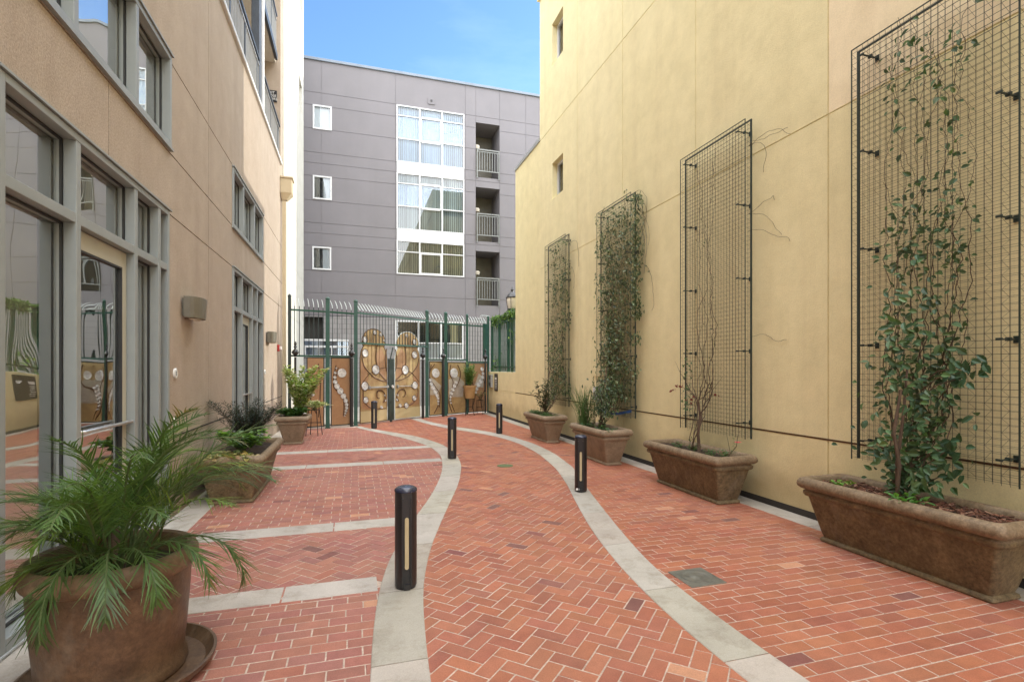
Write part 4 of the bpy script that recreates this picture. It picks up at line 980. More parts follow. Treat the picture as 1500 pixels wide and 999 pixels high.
# ------------------------------------------------------------------ palm
def palm():
    t = thing('palm', (PX,PY,.56), 'feathery green palm with arching fronds in the big round pot', 'palm')
    r = random.Random(21); fr = MB(); st = MB()
    nf = 50
    for k in range(nf):
        az = k*2.399+r.uniform(-.25,.25); q = k/nf
        el = rad(92-36*q+r.uniform(-6,6)); L = r.uniform(.84,1.16)*(1-.10*q)
        front = k >= nf-8
        if front: az = rad(-72+(k-nf+4)*19.+r.uniform(-6,6)); el = rad(r.uniform(40,60)); L = r.uniform(.62,.80)
        if math.cos(az) < -.2: L *= .62                      # the wall side is cramped
        dirh = Vector((math.cos(az), math.sin(az), 0)); base = Vector((PX,PY,.55))+dirh*r.uniform(.03,.13)+Vector((r.uniform(-.04,.04),r.uniform(-.04,.04),0))
        pts = []; p = base.copy(); e = el; n = 22; droop = r.uniform(2.3,2.9) if front else r.uniform(1.3,2.4)
        for i in range(n+1):
            pts.append(p.copy()); u = i/n
            e2 = e-droop*u**1.5
            p = p+(dirh*math.cos(e2)+Vector((0,0,math.sin(e2))))*(L/n)
            if p.x < XL+.05: p.x = XL+.05
        st.tube(pts, [.006*(1-.75*i/n)+.0012 for i in range(n+1)], 5, (.8,.9,.5))
        g = r.uniform(.75,1.25); base_c = (.088*g,.158*g,.05*g)
        if r.random() < .3: base_c = (.15*g,.235*g,.05*g)
        nl = 40; brown = r.random() < .25
        for j in range(nl):
            u = .26+.74*j/nl; f = u*n; i = min(int(f), n-1); pp = pts[i].lerp(pts[i+1], f-i); tn = (pts[i+1]-pts[i]).normalized()
            side = tn.cross(Vector((0,0,1))); side = side.normalized() if side.length > .05 else Vector((-dirh.y,dirh.x,0)); up = side.cross(tn)
            for sg in (-1,1):
                if r.random() < .05: continue
                ll = .205*(math.sin(PI*min(1,u*.85+.1))**.55)*r.uniform(.7,1.12)*(.75 if u > .9 else 1)
                d0 = (side*sg*r.uniform(.45,.75)+tn*(.75+.4*u)+up*r.uniform(-.05,.5)).normalized()
                w = .0034*r.uniform(.7,1.2); vs = []; q2 = pp.copy(); dd = d0.copy(); wd = dd.cross(up); wd = wd.normalized() if wd.length > .01 else tn
                ns = 4; dr = r.uniform(.04,.17); tw = r.uniform(-.08,.08)
                for a in range(ns+1):
                    ww = w*(1-(a/ns)**1.8)+.0005
                    vs += [tuple(q2-wd*ww), tuple(q2+wd*ww)]
                    dd = (dd+Vector((0,0,-dr))+side*tw).normalized(); q2 = q2+dd*(ll/ns)
                cc = jit(base_c, .22, r)
                if brown and u > .85 and r.random() < .5: cc = (.22,.17,.07)
                fr.add(vs, [(2*a,2*a+1,2*a+3,2*a+2) for a in range(ns)], cc)
    st.build('stalks', 'gstem', t); fr.build('fronds', 'palm', t)
    m = MB(); m.lathe([(.05,0),(.055,.04),(.035,.12),(.02,.2)], (PX,PY,.56), 12); m.build('crown_base', 'stem', t)
palm()

# ------------------------------------------------------------------ generic plants
def shrub(root, base, H, spread, nst, nleaf, ll, lw, cols, seed, up=.9, bare=.25, droop=0., stemc='stem', rs=.005, upleaf=False, parts=('stems','leaves'), lean=(0,0)):
    r = random.Random(seed); st = MB(); lf = MB()
    for k in range(nst):
        a = r.uniform(0,2*PI); sp = spread*r.uniform(.25,1); h = H*r.uniform(.6,1)
        p = Vector(base)+Vector((r.uniform(-.04,.04),r.uniform(-.04,.04),-.01)); n = 12; pts = []
        dx, dy = math.cos(a)*sp+lean[0], math.sin(a)*sp+lean[1]; wob = r.uniform(0,6)
        for i in range(n+1):
            u = i/n
            pts.append(Vector((p.x+dx*u**1.3+.015*math.sin(wob+u*7), p.y+dy*u**1.3+.015*math.cos(wob*2+u*6), p.z+h*(u-droop*u*u))))
        st.tube(pts, [rs*(1-.7*i/n) for i in range(n+1)], 5, (1,1,1.0))
        m_ = max(1,int(nleaf/nst))
        for j in range(m_):
            u = bare+(1-bare)*r.random()**.85; f = u*n; i = min(int(f), n-1); pp = pts[i].lerp(pts[i+1], f-i); tn = (pts[i+1]-pts[i]).normalized()
            b = r.uniform(0,2*PI); out = Vector((math.cos(b),math.sin(b),r.uniform(-.25,.7)))
            d = (out+tn*(1.4 if upleaf else .4)).normalized(); pp = pp+out*r.uniform(0,.03 if not upleaf else .005)
            c = jit(r.choice(cols), .25, r); s = r.uniform(.6,1.1)
            lf.leaf(pp, d, Vector((r.uniform(-.3,.3),r.uniform(-.3,.3),1)), ll*s, lw*s, c)
    st.build(parts[0], stemc, root); lf.build(parts[1], 'leaf', root)
G_D = [(.05,.10,.045),(.065,.125,.055),(.04,.08,.04)]
G_M = [(.07,.14,.04),(.09,.17,.045),(.055,.12,.04)]
G_B = [(.15,.30,.05),(.20,.36,.07),(.11,.24,.04)]
# PL2: dark feathery shrub, bright leafy plant, pale succulents
t = thing('feathery_shrub', (-1.38,7.65,z5), 'dark green feathery shrub at the far end of the planter by the tan wall', 'shrub')
shrub(t, (-1.38,7.6,z5), .80, .46, 44, 9000, .055, .008, [(.02,.04,.022),(.03,.05,.03),(.018,.03,.022)], 3, bare=.2, droop=.15)
t = thing('leafy_begonia', (-1.32,6.95,z5), 'bright green leafy plant in the middle of the planter by the tan wall', 'plant')
shrub(t, (-1.30,6.95,z5), .42, .29, 30, 560, .085, .078, G_B+G_M, 4, bare=.45, droop=.25, stemc='gstem', rs=.004)
t = thing('variegated_creeper', (-1.35,6.66,z5), 'pale variegated creeping plant at the near rim of the planter by the tan wall', 'plant')
shrub(t, (-1.45,6.66,z5+.03), .12, .26, 22, 190, .075, .055, [(.45,.42,.25),(.5,.34,.22),(.22,.3,.14),(.5,.45,.2),(.38,.22,.16)], 5, bare=.2, droop=.6, stemc='gstem', rs=.004)
shrub(t, (-1.20,6.62,z5+.05), .10, .20, 14, 130, .075, .06, [(.5,.45,.28),(.52,.40,.14),(.25,.33,.14)], 6, bare=.2, droop=1.6, stemc='gstem', rs=.004, parts=('runners','pale_leaves'))
# PL1
t = thing('leafy_groundcover', (-1.24,11.7,z6), 'low mound of dark green round leaves in the square planter', 'plant')
shrub(t, (-1.24,11.7,z6), .30, .34, 46, 900, .09, .085, G_M+[(.06,.15,.05)], 7, bare=.3, droop=.3, stemc='gstem', rs=.004)
t = thing('variegated_shrub', (-1.15,11.85,z6), 'tall arching variegated shrub with sunlit pale leaves in the square planter', 'shrub')
shrub(t, (-1.15,11.85,z6), 1.28, .50, 30, 3600, .095, .052, [(.40,.50,.18),(.58,.60,.36),(.24,.36,.09),(.62,.58,.46),(.32,.44,.12)], 8, bare=.15, droop=.12, lean=(.12,0), rs=.006)
# P4
t = thing('jasmine_shrub', (4.0,10.7,z4), 'open dark leaved shrub in the farthest planter on the right', 'shrub')
shrub(t, (4.0,10.6,z4), .85, .32, 13, 520, .075, .034, [(.06,.085,.04),(.09,.11,.06),(.045,.07,.035)], 9, bare=.25)
t = thing('grassy_fern', (3.95,10.4,z4), 'low fringe of fine green leaves along the rim of the farthest planter', 'plant')
for k, (yy, s) in enumerate(((10.1,31),(10.4,32),(10.8,33),(11.1,34))): shrub(t, (3.92,yy,z4), .17, .2, 16, 260, .06, .014, G_M, s, bare=.1, droop=.3, stemc='gstem', rs=.002, parts=('stems' if k == 0 else 'stem_clump','leaves' if k == 0 else 'leaf_clump'))
# P3 plants
t = thing('reed_clump', (3.95,8.45,z3), 'upright clump of thin green reeds at the far end of the planter with the ribbon', 'reeds')
m = MB(); r = random.Random(3)
for k in range(150):
    b = Vector((3.98+r.gauss(0,.045), 8.5+r.gauss(0,.07), z3)); tx, ty = r.gauss(0,.13), r.gauss(0,.13); h = r.uniform(.4,.78)
    pts = [b+Vector((tx*u*u,ty*u*u,h*u)) for u in (0,.3,.6,.85,1)]; m.tube(pts, [.003,.003,.0026,.002,.001], 4, jit((.12,.22,.07),.3,r))
m.build('reeds', 'leaf', t)
t = thing('upright_herb', (3.95,8.15,z3), 'several straight stems with small leaves left of the dense vine', 'plant')
for k, yy in enumerate((8.0,8.12,8.26)): shrub(t, (3.96,yy,z3), .80, .05, 2, 190, .035, .012, [(.08,.12,.05),(.12,.16,.07)], 40+k, bare=.1, rs=.005, upleaf=True, parts=('stems' if k == 0 else 'stem_clump','leaves' if k == 0 else 'leaf_clump'))
t = thing('trailing_plant', (3.95,7.7,z3), 'low trailing green plant over the soil of the planter with the ribbon', 'plant')
for k, (yy, s) in enumerate(((7.5,51),(7.8,52),(8.2,53))): shrub(t, (3.92,yy,z3), .15, .22, 9, 90, .06, .035, G_M+G_D, s, bare=.1, droop=.4, stemc='gstem', rs=.003, parts=('stems' if k == 0 else 'stem_clump','leaves' if k == 0 else 'leaf_clump'))
m = MB(); vs = []
for i in range(25):
    u = i/24; y = 8.95-1.35*u; zc = .83-.075*math.sin(PI*u)+.03*u; x = 4.42-.02*math.sin(u*PI)
    vs += [(x,y,zc-.022),(x,y,zc+.022)]
m.add(vs, [(2*i,2*i+2,2*i+3,2*i+1) for i in range(24)])
m.build('blue_ribbon', 'blue', tag=('blue ribbon tied slack behind the planter below the dense vine', 'ribbon'))
# P2 plants
t = thing('young_bougainvillea', (4.15,5.55,z2), 'bare brown trunk with thin branches and a few red leaves before the trellis', 'small tree')
m = MB(); r = random.Random(5)
tr = [Vector((4.16+.01*math.sin(k*1.3), 5.50+.012*math.sin(k*.9), z2-.02+.085*k)) for k in range(9)]
m.tube(tr, [.022-.0012*k for k in range(9)], 8); m.tube([v+Vector((.02,.025,0)) for v in tr[:-1]], .012, 6)
for k in range(7):
    a = r.uniform(0,2*PI); p = tr[-1-(k%3)].copy(); dirv = Vector((math.cos(a)*.25, math.sin(a)*1.0-.3, r.uniform(.2,.9))).normalized(); pts = [p.copy()]
    for i in range(12): dirv = (dirv+Vector((r.uniform(-.3,.3),r.uniform(-.3,.3),r.uniform(-.12,.28)))).normalized(); p = p+dirv*r.uniform(.04,.07); p.x = min(max(p.x,4.1),4.44); pts.append(p.copy())
    m.tube(pts, [.006-.0004*i for i in range(13)], 4)
m.build('trunk', 'stem', t)
m = MB()
for (y,z,n_) in ((5.98,1.33,4),(5.86,1.36,6),(5.62,1.16,5),(5.1,1.22,2)):
    for k in range(n_):
        a = r.uniform(0,2*PI); m.leaf((4.12+r.uniform(-.03,.03),y+r.uniform(-.04,.04),z+r.uniform(-.05,.05)), (math.cos(a)*.5,math.sin(a),r.uniform(-.8,.5)), (1,0,.3), .05, .035, jit((.22,.03,.03),.3,r))
m.build('red_leaves', 'petal', t)
t = thing('pink_flower_sprig', (4.12,4.95,z2), 'thin sprig with one pink flower at the near corner of the planter', 'flower')
m = MB(); m.tube([(4.12,4.98,z2-.02),(4.1,4.86,z2+.1),(4.08,4.74,z2+.2),(4.08,4.72,z2+.32)], .0035, 5); m.tube([(4.1,4.86,z2+.1),(4.1,4.90,z2+.24),(4.1,4.92,z2+.3)], .0025, 5); m.build('stem', 'stem', t)
m = MB()
for k in range(9): a = k*2.4; m.leaf((4.08,4.72,z2+.24), (math.cos(a),math.sin(a),.4), (0,0,1), .045, .035, jit((.75,.16,.22),.15,r))
m.build('petals', 'petal', t)
m = MB()
for k in range(12): a = k*2.4; m.leaf((4.09,4.78+.01*(k%3),z2+.12+.018*k), (math.cos(a),math.sin(a),.3), (0,0,1), .035, .018, jit((.14,.2,.07),.2,r))
m.build('leaves', 'leaf', t)
t = thing('weedy_seedlings', (4.15,5.3,z2), 'small green seedlings scattered over dark soil around the bare trunk', 'seedlings')
for k, (yy, s) in enumerate(((5.85,61),(5.65,62),(5.2,63),(5.05,64))): shrub(t, (4.12+.06*(k%2),yy,z2), .12, .12, 7, 60, .045, .022, G_M, s, bare=.1, droop=.2, stemc='gstem', rs=.002, parts=('stems' if k == 0 else 'stem_clump','leaves' if k == 0 else 'leaf_clump'))
# P1 seedlings
t = thing('lemon_green_sprout', (4.1,3.45,z1), 'light green sprout among the bark mulch left of the climbing vine', 'plant')
shrub(t, (4.1,3.45,z1), .11, .13, 7, 34, .075, .035, G_B, 71, bare=.3, droop=.2, stemc='gstem', rs=.003)
t = thing('broad_leaf_sprout', (4.02,2.86,z1), 'broad leaved light green sprout at the foot of the climbing vine', 'plant')
shrub(t, (4.05,2.88,z1), .11, .15, 8, 40, .085, .04, [(.10,.25,.06),(.14,.30,.07)], 72, bare=.4, droop=.2, stemc='gstem', rs=.003)

# ------------------------------------------------------------------ wire trellises
TX0, TX1 = 4.385, 4.47
def trellis():
    t = thing('wire_trellis', (4.45,0,.76), '', 'trellis', 'tall wire mesh trellises on the yellow wall')
    W, Z0, Z1 = 1.25, .76, 4.50
    ys = np.linspace(0, W, 25); zs = np.arange(Z0, Z1+.001, .0508)
    for nm, x in (('front_mesh', TX0), ('back_mesh', TX1)):
        m = MB()
        for y in ys: m.tube([(x,y,Z0-.02),(x,y,Z1)], .00135, 4, cap=False)
        for z in zs: m.tube([(x+.0035,0,z),(x+.0035,W,z)], .00125, 4, cap=False)
        m.build(nm, 'wire', t)
    m = MB()
    for y in ys[::2]:
        pts = []; k = 0; z = Z0
        while z < Z1: pts.append((TX0 if k % 2 else TX1, y, z)); z += .0508; k += 1
        m.tube(pts, .0012, 3, cap=False)
    m.build('truss_wires', 'wire', t)
    m = MB()
    for y in (0, W): m.box(TX1-.008,TX1+.008,y-.009,y+.009,Z0-.02,Z1); m.box(TX0-.005,TX0+.003,y-.004,y+.004,Z0-.02,Z1)
    m.box(TX1-.008,TX1+.008,-.009,W+.009,Z1-.002,Z1+.012); m.box(TX0-.005,TX0+.003,-.004,W+.004,Z1-.002,Z1+.006)
    m.build('edge_trim', 'greend', t)
    for z in (.92,1.78,2.65,3.53,4.40):
        for y in (.11, W-.11):
            m = MB(); m.box(TX0-.012,XR,y-.007,y+.007,z-.005,z+.005); m.box(XR-.010,XR-.002,y-.018,y+.018,z-.026,z+.026); m.box(TX0-.022,TX0-.008,y-.02,y+.02,z-.008,z+.009); m.box(TX1-.01,TX1+.012,y-.018,y+.018,z-.012,z+.014)
            m.build('bracket', 'greend', t, bevel=.002)
    return t
T0 = trellis()
TY = [2.35, 4.95, 7.56, 10.33]
for k, (y, lab) in enumerate(zip(TY, ('nearest and largest looking wire trellis, cut by the right picture edge','almost bare wire trellis behind the bare trunk','wire trellis completely filled with a dense vine','farthest wire trellis, moderately covered by a vine'))):
    o = T0 if k == 0 else copy_tree(T0)
    o.location = (4.45, y, .76); o['label'] = lab
# fix the parts' offset: the trellis parts were built relative to the empty at (4.45, 0, .76)

# ------------------------------------------------------------------ climbing vines
def vine(y0, label, seed, zbase, stems, leaves, cols, ll=.055, lw=.032, xs=(4.34,4.5), centre=.5, overs=None, trunk=True, bx=4.15):
    t = thing('climbing_vine', (bx,y0+centre*1.25,zbase), label, 'climbing vine')
    r = random.Random(seed); st = MB(); lf = MB(); by = y0+centre*1.25
    for k in range(stems):
        tgt = r.uniform(.08,.92) if not overs else r.uniform(*overs[:2])
        top = r.uniform(2.2,4.5) if k > stems*.3 else r.uniform(4.0,4.55)
        p = Vector((bx+r.uniform(-.02,.02), by+r.uniform(-.03,.03), zbase-.02)); pts = [p.copy()]
        ty = y0+tgt*1.25; ph = r.uniform(0,6)
        while p.z < top:
            u = (p.z-zbase)/(top-zbase)
            p = p+Vector((0,0,r.uniform(.05,.08))); gx = r.uniform(*xs); ease = min(1,(p.z-zbase)/.5)
            p.x += (gx-p.x)*.35*ease; p.y += (ty-p.y)*.09+r.uniform(-.022,.022)+.012*math.sin(ph+p.z*3)
            pts.append(p.copy())
        n = len(pts); st.tube(pts, [max(.0018,.006*(1-i/n)) for i in range(n)], 4, cap=False)
        nl = int(leaves(tgt, top)*n)
        for j in range(nl):
            i = r.randrange(2, n); q = pts[i]
            if r.random() > dens(y0, q.z, seed): continue
            a = r.uniform(0,2*PI); off = r.uniform(0,.07)
            d = Vector((-abs(r.gauss(.3,.4)), math.cos(a), math.sin(a)*.7-.25)).normalized()
            c = jit(r.choice(cols), .28, r); s = r.uniform(.55,1.15)
            lf.leaf(q+Vector((d.x*.04,d.y*off,d.z*off)), d, Vector((-1,r.uniform(-.5,.5),r.uniform(0,1.2))), ll*s, lw*s, c)
    if trunk: st.tube([(bx,by,zbase-.03),(bx+.01,by+.01,zbase+.3),(bx+.05,by-.01,zbase+.7),(bx+.14,by+.02,zbase+1.1)], [.016,.014,.011,.008], 7)
    return t, st, lf, r
def dens(y0, z, seed):
    return .25+.75*max(0, min(1, .5+1.6*mnoise.noise(Vector((seed, z*1.3, y0)))))
# near vine: bushy below, loose strands above
t, st, lf, r = vine(2.35, 'glossy green climbing vine growing from the mulch up the nearest trellis', 2, z1, 15, lambda a,b: 1.7, [(.07,.13,.06),(.09,.16,.075),(.06,.11,.05),(.12,.18,.08)], .064, .038, overs=(.28,.78), centre=.53)
st.tube([(4.12,3.0,z1-.02),(4.14,2.99,z1+.3),(4.12,3.02,z1+.55),(4.17,3.0,z1+.9)], [.015,.014,.013,.011], 8)
for k in range(640):
    z = z1+.12+abs(r.gauss(0,.78)); y = 3.0+r.gauss(0,.21)*(1.05-.25*min(z-z1,2)); x = 4.22+r.gauss(0,.08)+.07*min(1,z-z1)
    if z > 2.5 or x > 4.5: continue
    if mnoise.noise(Vector((y*5,z*4,x*5))) < -.12: continue
    a = r.uniform(0,2*PI); d = Vector((-.35+r.uniform(-.4,.2), math.cos(a), math.sin(a)*.6-.35)); s = r.uniform(.7,1.25)
    lf.leaf((x,y,z), d, Vector((-1,r.uniform(-.5,.5),r.uniform(0,1.2))), .075*s, .04*s, jit(r.choice([(.07,.14,.065),(.09,.17,.08),(.05,.11,.055),(.12,.21,.09)]),.25,r))
for (yy, zz) in ((2.55,1.55),(2.6,1.5),(2.5,1.6),(2.62,1.0),(2.7,.95),(2.66,.8)):
    st.tube([(4.25,2.9,zz-.15),(4.2,2.75,zz-.05),(4.2,yy,zz)], .004, 5)
    for j in range(9): a = r.uniform(0,2*PI); lf.leaf((4.2+r.uniform(-.03,.03),yy+r.uniform(-.08,.1),zz+r.uniform(-.07,.05)), (-.3,math.cos(a),math.sin(a)-.2), (-1,0,.5), .075, .045, jit((.045,.11,.055),.25,r))
st.build('stems', 'stem', t); lf.build('leaves', 'leaf', t)
# second: thin brown strands, hardly a leaf
t, st, lf, r = vine(4.95, 'wispy leafless vine strands on the second trellis from the right', 12, z2, 5, lambda a,b: .5, [(.14,.13,.07),(.09,.12,.05),(.12,.09,.06)], .038, .02, centre=.55, trunk=False)
for k in range(7):
    zz = r.choice([4.2,3.45,3.4,3.2,2.9,1.95,1.8]); p = Vector((4.46,4.98,zz)); pts = [p.copy()]; dv = Vector((.2,-1,.2))
    for i in range(14): dv = (dv+Vector((r.uniform(-.3,.3),r.uniform(-.35,.3),r.uniform(-.5,.35)))).normalized(); p = p+dv*.045; p.x = min(max(p.x,4.44),4.545); pts.append(p.copy())
    st.tube(pts, .0022, 4)
for k in range(70): lf.leaf((4.36,6.0+r.gauss(0,.05),1.0+abs(r.gauss(0,.35))), (-.3,r.uniform(-1,1),r.uniform(-.6,.6)), (-1,0,.5), .05, .024, jit((.07,.14,.05),.25,r))
st.build('stems', 'stem', t); lf.build('leaves', 'leaf', t)
# third: dense, spilling over the near edge
OL = [(.15,.20,.10),(.11,.155,.075),(.21,.25,.14),(.08,.12,.06)]
t, st, lf, r = vine(7.56, 'dense grey green vine spilling over the edge of the third trellis', 23, z3, 16, lambda a,b: 3.0, OL, .066, .038, xs=(4.32,4.53), centre=.5)
for k in range(3000):
    z = r.uniform(1.0,4.5); y = 7.56+1.25*r.random()**.9; x = r.uniform(4.33,4.52)
    if r.random() > dens(7.5,z,7)+.15: continue
    if mnoise.noise(Vector((y*4,z*3,2.))) < -.22: continue
    a = r.uniform(0,2*PI); s = r.uniform(.6,1.15); lf.leaf((x,y,z), (-.3,math.cos(a),math.sin(a)-.3), (-1,r.uniform(-.5,.5),.6), .068*s, .040*s, jit(r.choice(OL),.3,r))
for k in range(9):
    p = Vector((4.46,7.55,r.uniform(3.2,4.52))); pts = [p.copy()]; dv = Vector((0,-1,.5))
    for i in range(24): dv = (dv+Vector((r.uniform(-.3,.3),r.uniform(-.25,.35),r.uniform(-.5,.1)))).normalized(); p = p+dv*.045; p.x = min(max(p.x,4.42),4.54); p.y = max(p.y,6.95); pts.append(p.copy())
    st.tube(pts, .0026, 4)
    for q in pts[4:]:
        if k < 6 and r.random() < .7 and q.y > 7.2:
            a = r.uniform(0,2*PI); lf.leaf(q, (-.4,math.cos(a),math.sin(a)-.3), (-1,0,.5), .05, .026, jit(r.choice(OL),.3,r))
for k in range(620):
    z = 1.4+3.1*r.random()**.8; y = 7.52-abs(r.gauss(0,.07)); a = r.uniform(0,2*PI)
    if mnoise.noise(Vector((9,z*2.5,3.))) < -.1: continue
    lf.leaf((r.uniform(4.36,4.52),y,z), (-.3,math.cos(a),math.sin(a)-.3), (-1,0,.5), .065, .038, jit(r.choice(OL),.3,r))
for k in range(420):
    z = .75+abs(r.gauss(0,.4)); a = r.uniform(0,2*PI); lf.leaf((4.12+r.gauss(0,.08),8.0+r.gauss(0,.2),z), (-.3,math.cos(a),math.sin(a)-.2), (-1,r.uniform(-.5,.5),.6), .07, .034, jit(r.choice(G_D+OL),.3,r))
st.build('stems', 'stem', t); lf.build('leaves', 'leaf', t)
# fourth
t, st, lf, r = vine(10.33, 'olive green vine climbing the farthest trellis', 35, z4, 12, lambda a,b: 2.2, OL, .066, .038, xs=(4.32,4.52), centre=.5)
for k in range(1100):
    z = 1.0+3.4*r.random()**1.25; y = 10.30+1.1*r.random()**1.7; a = r.uniform(0,2*PI)
    if mnoise.noise(Vector((y*4,z*2.5,6.))) < -.05: continue
    lf.leaf((r.uniform(4.33,4.52),y,z), (-.3,math.cos(a),math.sin(a)-.3), (-1,r.uniform(-.5,.5),.6), .070, .042, jit(r.choice(OL),.3,r))
for k in range(4):
    p = Vector((4.47,10.33,r.uniform(3.4,4.5))); pts = [p.copy()]; dv = Vector((0,-1,.6))
    for i in range(18): dv = (dv+Vector((r.uniform(-.3,.3),r.uniform(-.25,.4),r.uniform(-.5,.1)))).normalized(); p = p+dv*.05; p.x = min(max(p.x,4.42),4.54); pts.append(p.copy())
    st.tube(pts, .003, 4)
st.build('stems', 'stem', t); lf.build('leaves', 'leaf', t)
# greenery on the fence of the low wall
t = thing('fence_ivy', (4.72,16.1,1.47), 'bright ivy hanging over the top of the fence on the low wall', 'ivy')
r = random.Random(77); lf = MB(); st = MB()
for k in range(1500):
    y = r.uniform(14.55,17.6); z = 3.35-abs(r.gauss(0,.13)) if r.random() < .5 else r.uniform(1.5,3.3)
    if z < 3.05 and mnoise.noise(Vector((y*1.6,z*1.1,4.))) < (.34 if y < 16.9 else .1): continue
    a = r.uniform(0,2*PI); lf.leaf((r.uniform(4.62,4.85),y,z), (-.4,math.cos(a),math.sin(a)-.2), (-1,0,.7), .10, .07, jit(r.choice([(.10,.2,.04),(.16,.28,.06),(.06,.12,.035)]),.3,r))
for k in range(14):
    y = 14.7+k*.21; st.tube([(4.74,y,1.5),(4.75,y+.1,2.2),(4.72,y,2.8),(4.72,y+.12,3.3)], .008, 4)
st.build('stems', 'stem', t); lf.build('leaves', 'leaf', t)

# ------------------------------------------------------------------ potted bamboo on iron stand, in front of the right panels
SX, SY = 3.72, 17.02
t = thing('plant_stand', (SX,SY,0), 'black wire plant stand in front of the right fence panels', 'plant stand')
m = MB()
for k in range(4):
    a = k*PI/2+.6; m.tube([(SX+.22*math.cos(a),SY+.22*math.sin(a),.0),(SX+.14*math.cos(a),SY+.14*math.sin(a),.3),(SX+.17*math.cos(a),SY+.17*math.sin(a),.57)], .009, 5)
for z, rr in ((.28,.14),(.55,.17)): m.tube([(SX+rr*math.cos(q*PI/12),SY+rr*math.sin(q*PI/12),z) for q in range(25)], .007, 4)
m.tube([(SX-.17,SY,.55),(SX+.17,SY,.55)], .007, 4); m.tube([(SX,SY-.17,.55),(SX,SY+.17,.55)], .007, 4)
m.build('wire_frame', 'iron', t)
t = thing('clay_pot', (SX,SY,.56), 'tapered tan clay pot on the wire stand', 'pot')
m = MB(); m.lathe([(.12,0),(.145,0),(.21,.38),(.235,.385),(.235,.44),(.21,.44),(.2,.40)], (SX,SY,.56), 24); m.build('body', 'clay', t, smooth=True)
m = MB(); m.lathe([(.2,0),(.01,.01)], (SX,SY,.955), 16); m.build('soil', 'soil', t)
t = thing('potted_bamboo', (SX,SY,.95), 'bushy light green bamboo in the clay pot before the fence', 'plant')
shrub(t, (SX,SY,.95), .95, .30, 18, 1000, .11, .024, [(.13,.24,.06),(.18,.30,.08),(.09,.17,.05)], 81, bare=.1, droop=.1, stemc='gstem')
SX2, SY2 = 4.12, 17.2
t = thing('plant_stand', (SX2,SY2,0), 'smaller black wire stand with dry pink flowers beside the low wall', 'plant stand')
m = MB()
for k in range(4):
    a = k*PI/2+.3; m.tube([(SX2+.16*math.cos(a),SY2+.16*math.sin(a),0),(SX2+.12*math.cos(a),SY2+.12*math.sin(a),.5)], .008, 5)
for z in (.25,.48): m.tube([(SX2+.13*math.cos(q*PI/12),SY2+.13*math.sin(q*PI/12),z) for q in range(25)], .006, 4)
m.build('wire_frame', 'iron', t)
t = thing('dry_flowers', (SX2,SY2,.48), 'sparse drooping plant with pale pink flowers on the smaller stand', 'plant')
shrub(t, (SX2,SY2,.48), .5, .25, 12, 260, .05, .03, [(.5,.25,.28),(.35,.3,.2),(.2,.24,.1)], 82, bare=.1, droop=.4)
t = thing('plant_stand', (-.92,12.9,0), 'tall black wire stand behind the square planter', 'plant stand')
m = MB()
for k in range(4):
    a = k*PI/2+.5; m.tube([(-.92+.2*math.cos(a),12.9+.2*math.sin(a),0),(-.92+.13*math.cos(a),12.9+.13*math.sin(a),.6)], .009, 5)
for z,rr in ((.3,.16),(.6,.13)): m.tube([(-.92+rr*math.cos(q*PI/12),12.9+rr*math.sin(q*PI/12),z) for q in range(25)], .007, 4)
m.build('wire_frame', 'iron', t)
t = thing('pale_spider_plant', (-.92,12.9,.6), 'pale drooping plant on the tall stand behind the square planter', 'plant')
shrub(t, (-.92,12.9,.6), .6, .4, 26, 900, .10, .022, [(.42,.48,.24),(.55,.55,.4),(.25,.34,.12)], 83, bare=.1, droop=.75, stemc='gstem')

# ------------------------------------------------------------------ light, sky, camera
SKY_K, FILL_GLOW = 2.2, 40.
EL_, AZ = rad(20.5), math.atan2(6.4, 2.6)        # AZ measured from +Y towards +X
sd = Vector((math.cos(EL_)*math.sin(AZ), math.cos(EL_)*math.cos(AZ), math.sin(EL_)))
su = bpy.data.lights.new('sun', 'SUN'); su.energy = 3.3; su.angle = rad(.5); su.color = (1,.93,.82)
so = bpy.data.objects.new('sun', su); col.objects.link(so); so.rotation_euler = sd.to_track_quat('Z','Y').to_euler(); so.location = (20,20,20)
w = bpy.data.worlds.new('World'); scene.world = w; w.use_nodes = True; nt = w.node_tree
bg = nt.nodes['Background']; sk = nt.nodes.new('ShaderNodeTexSky'); sk.sky_type = 'NISHITA'; sk.sun_disc = False
sk.sun_elevation = EL_; sk.sun_rotation = AZ; sk.altitude = 0; sk.air_density = 1.0; sk.dust_density = .3; sk.ozone_density = 2.2
tc = nt.nodes.new('ShaderNodeTexCoord'); mpn = nt.nodes.new('ShaderNodeMapping'); mpn.inputs['Scale'].default_value = (1.2,2.2,5.); nt.links.new(tc.outputs['Generated'], mpn.inputs[0])
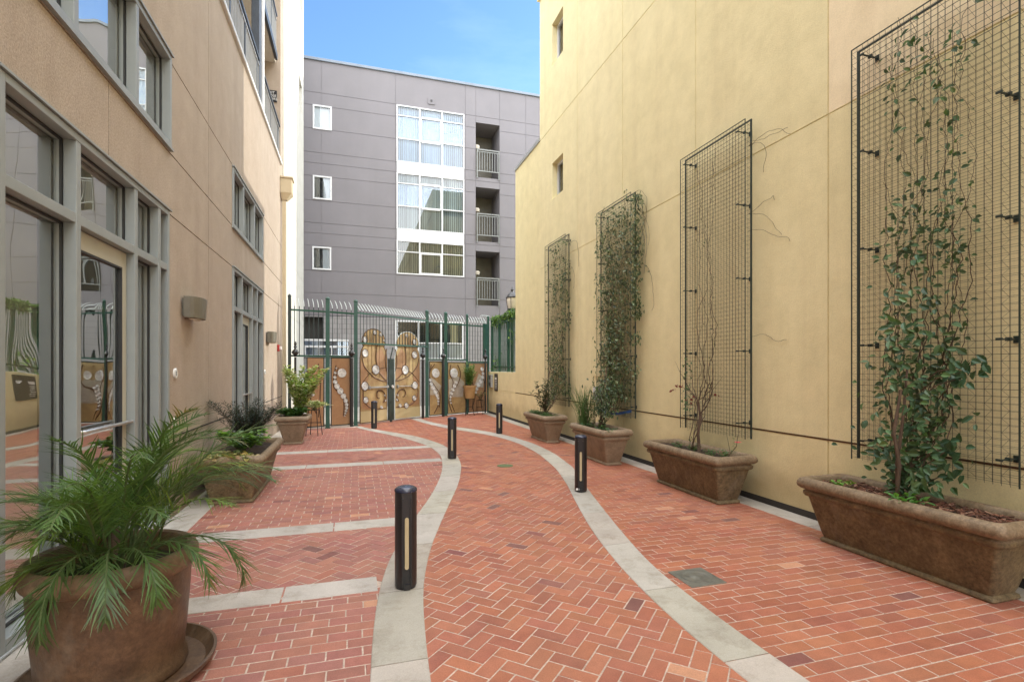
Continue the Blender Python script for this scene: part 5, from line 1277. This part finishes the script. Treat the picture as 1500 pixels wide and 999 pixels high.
nz = N(nt, 'ShaderNodeTexNoise', Scale=1.7, Detail=7., Roughness=.6); nt.links.new(mpn.outputs[0], nz.inputs['Vector'])
rp = ramp(nt, nz.outputs['Fac'], .50, .80)
mt = N(nt, 'ShaderNodeMath', operation='MULTIPLY'); nt.links.new(rp, mt.inputs[0]); mt.inputs[1].default_value = .12
cm = mixc(nt, sk.outputs[0], (6.2,6.4,6.8), mt.outputs[0])
# broken bright glow added out of view, overhead and behind, to brighten the alley
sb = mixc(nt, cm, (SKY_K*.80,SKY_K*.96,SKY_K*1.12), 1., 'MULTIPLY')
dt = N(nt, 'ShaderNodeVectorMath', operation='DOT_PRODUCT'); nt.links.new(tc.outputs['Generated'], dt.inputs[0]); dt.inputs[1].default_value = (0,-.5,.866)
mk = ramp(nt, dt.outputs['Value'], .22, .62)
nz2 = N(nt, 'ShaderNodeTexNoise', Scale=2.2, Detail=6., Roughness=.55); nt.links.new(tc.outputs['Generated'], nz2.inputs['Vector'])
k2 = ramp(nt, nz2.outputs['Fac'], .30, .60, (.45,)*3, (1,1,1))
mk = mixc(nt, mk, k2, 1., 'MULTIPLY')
ckn = tuple(FILL_GLOW*q for q in (1.,1.0,1.02))
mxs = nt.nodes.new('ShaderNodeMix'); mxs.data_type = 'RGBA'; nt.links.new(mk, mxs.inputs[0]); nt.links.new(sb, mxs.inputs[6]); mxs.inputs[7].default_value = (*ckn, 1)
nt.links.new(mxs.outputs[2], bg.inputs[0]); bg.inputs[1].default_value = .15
cam = bpy.data.cameras.new('camera'); co = bpy.data.objects.new('camera', cam); col.objects.link(co); scene.camera = co
cam.lens = 18.0; cam.sensor_width = 36; cam.shift_y = 40.5/1500; cam.clip_end = 1500; cam.clip_start = .05
co.location = (0,0,1.57); co.rotation_euler = (PI/2, 0, -math.atan(230/750))
scene.view_settings.view_transform = 'Standard'; scene.view_settings.look = 'None'; scene.view_settings.exposure = 0; scene.view_settings.gamma = 1
scene.cycles.max_bounces = 10; scene.cycles.diffuse_bounces = 5; scene.cycles.transparent_max_bounces = 24
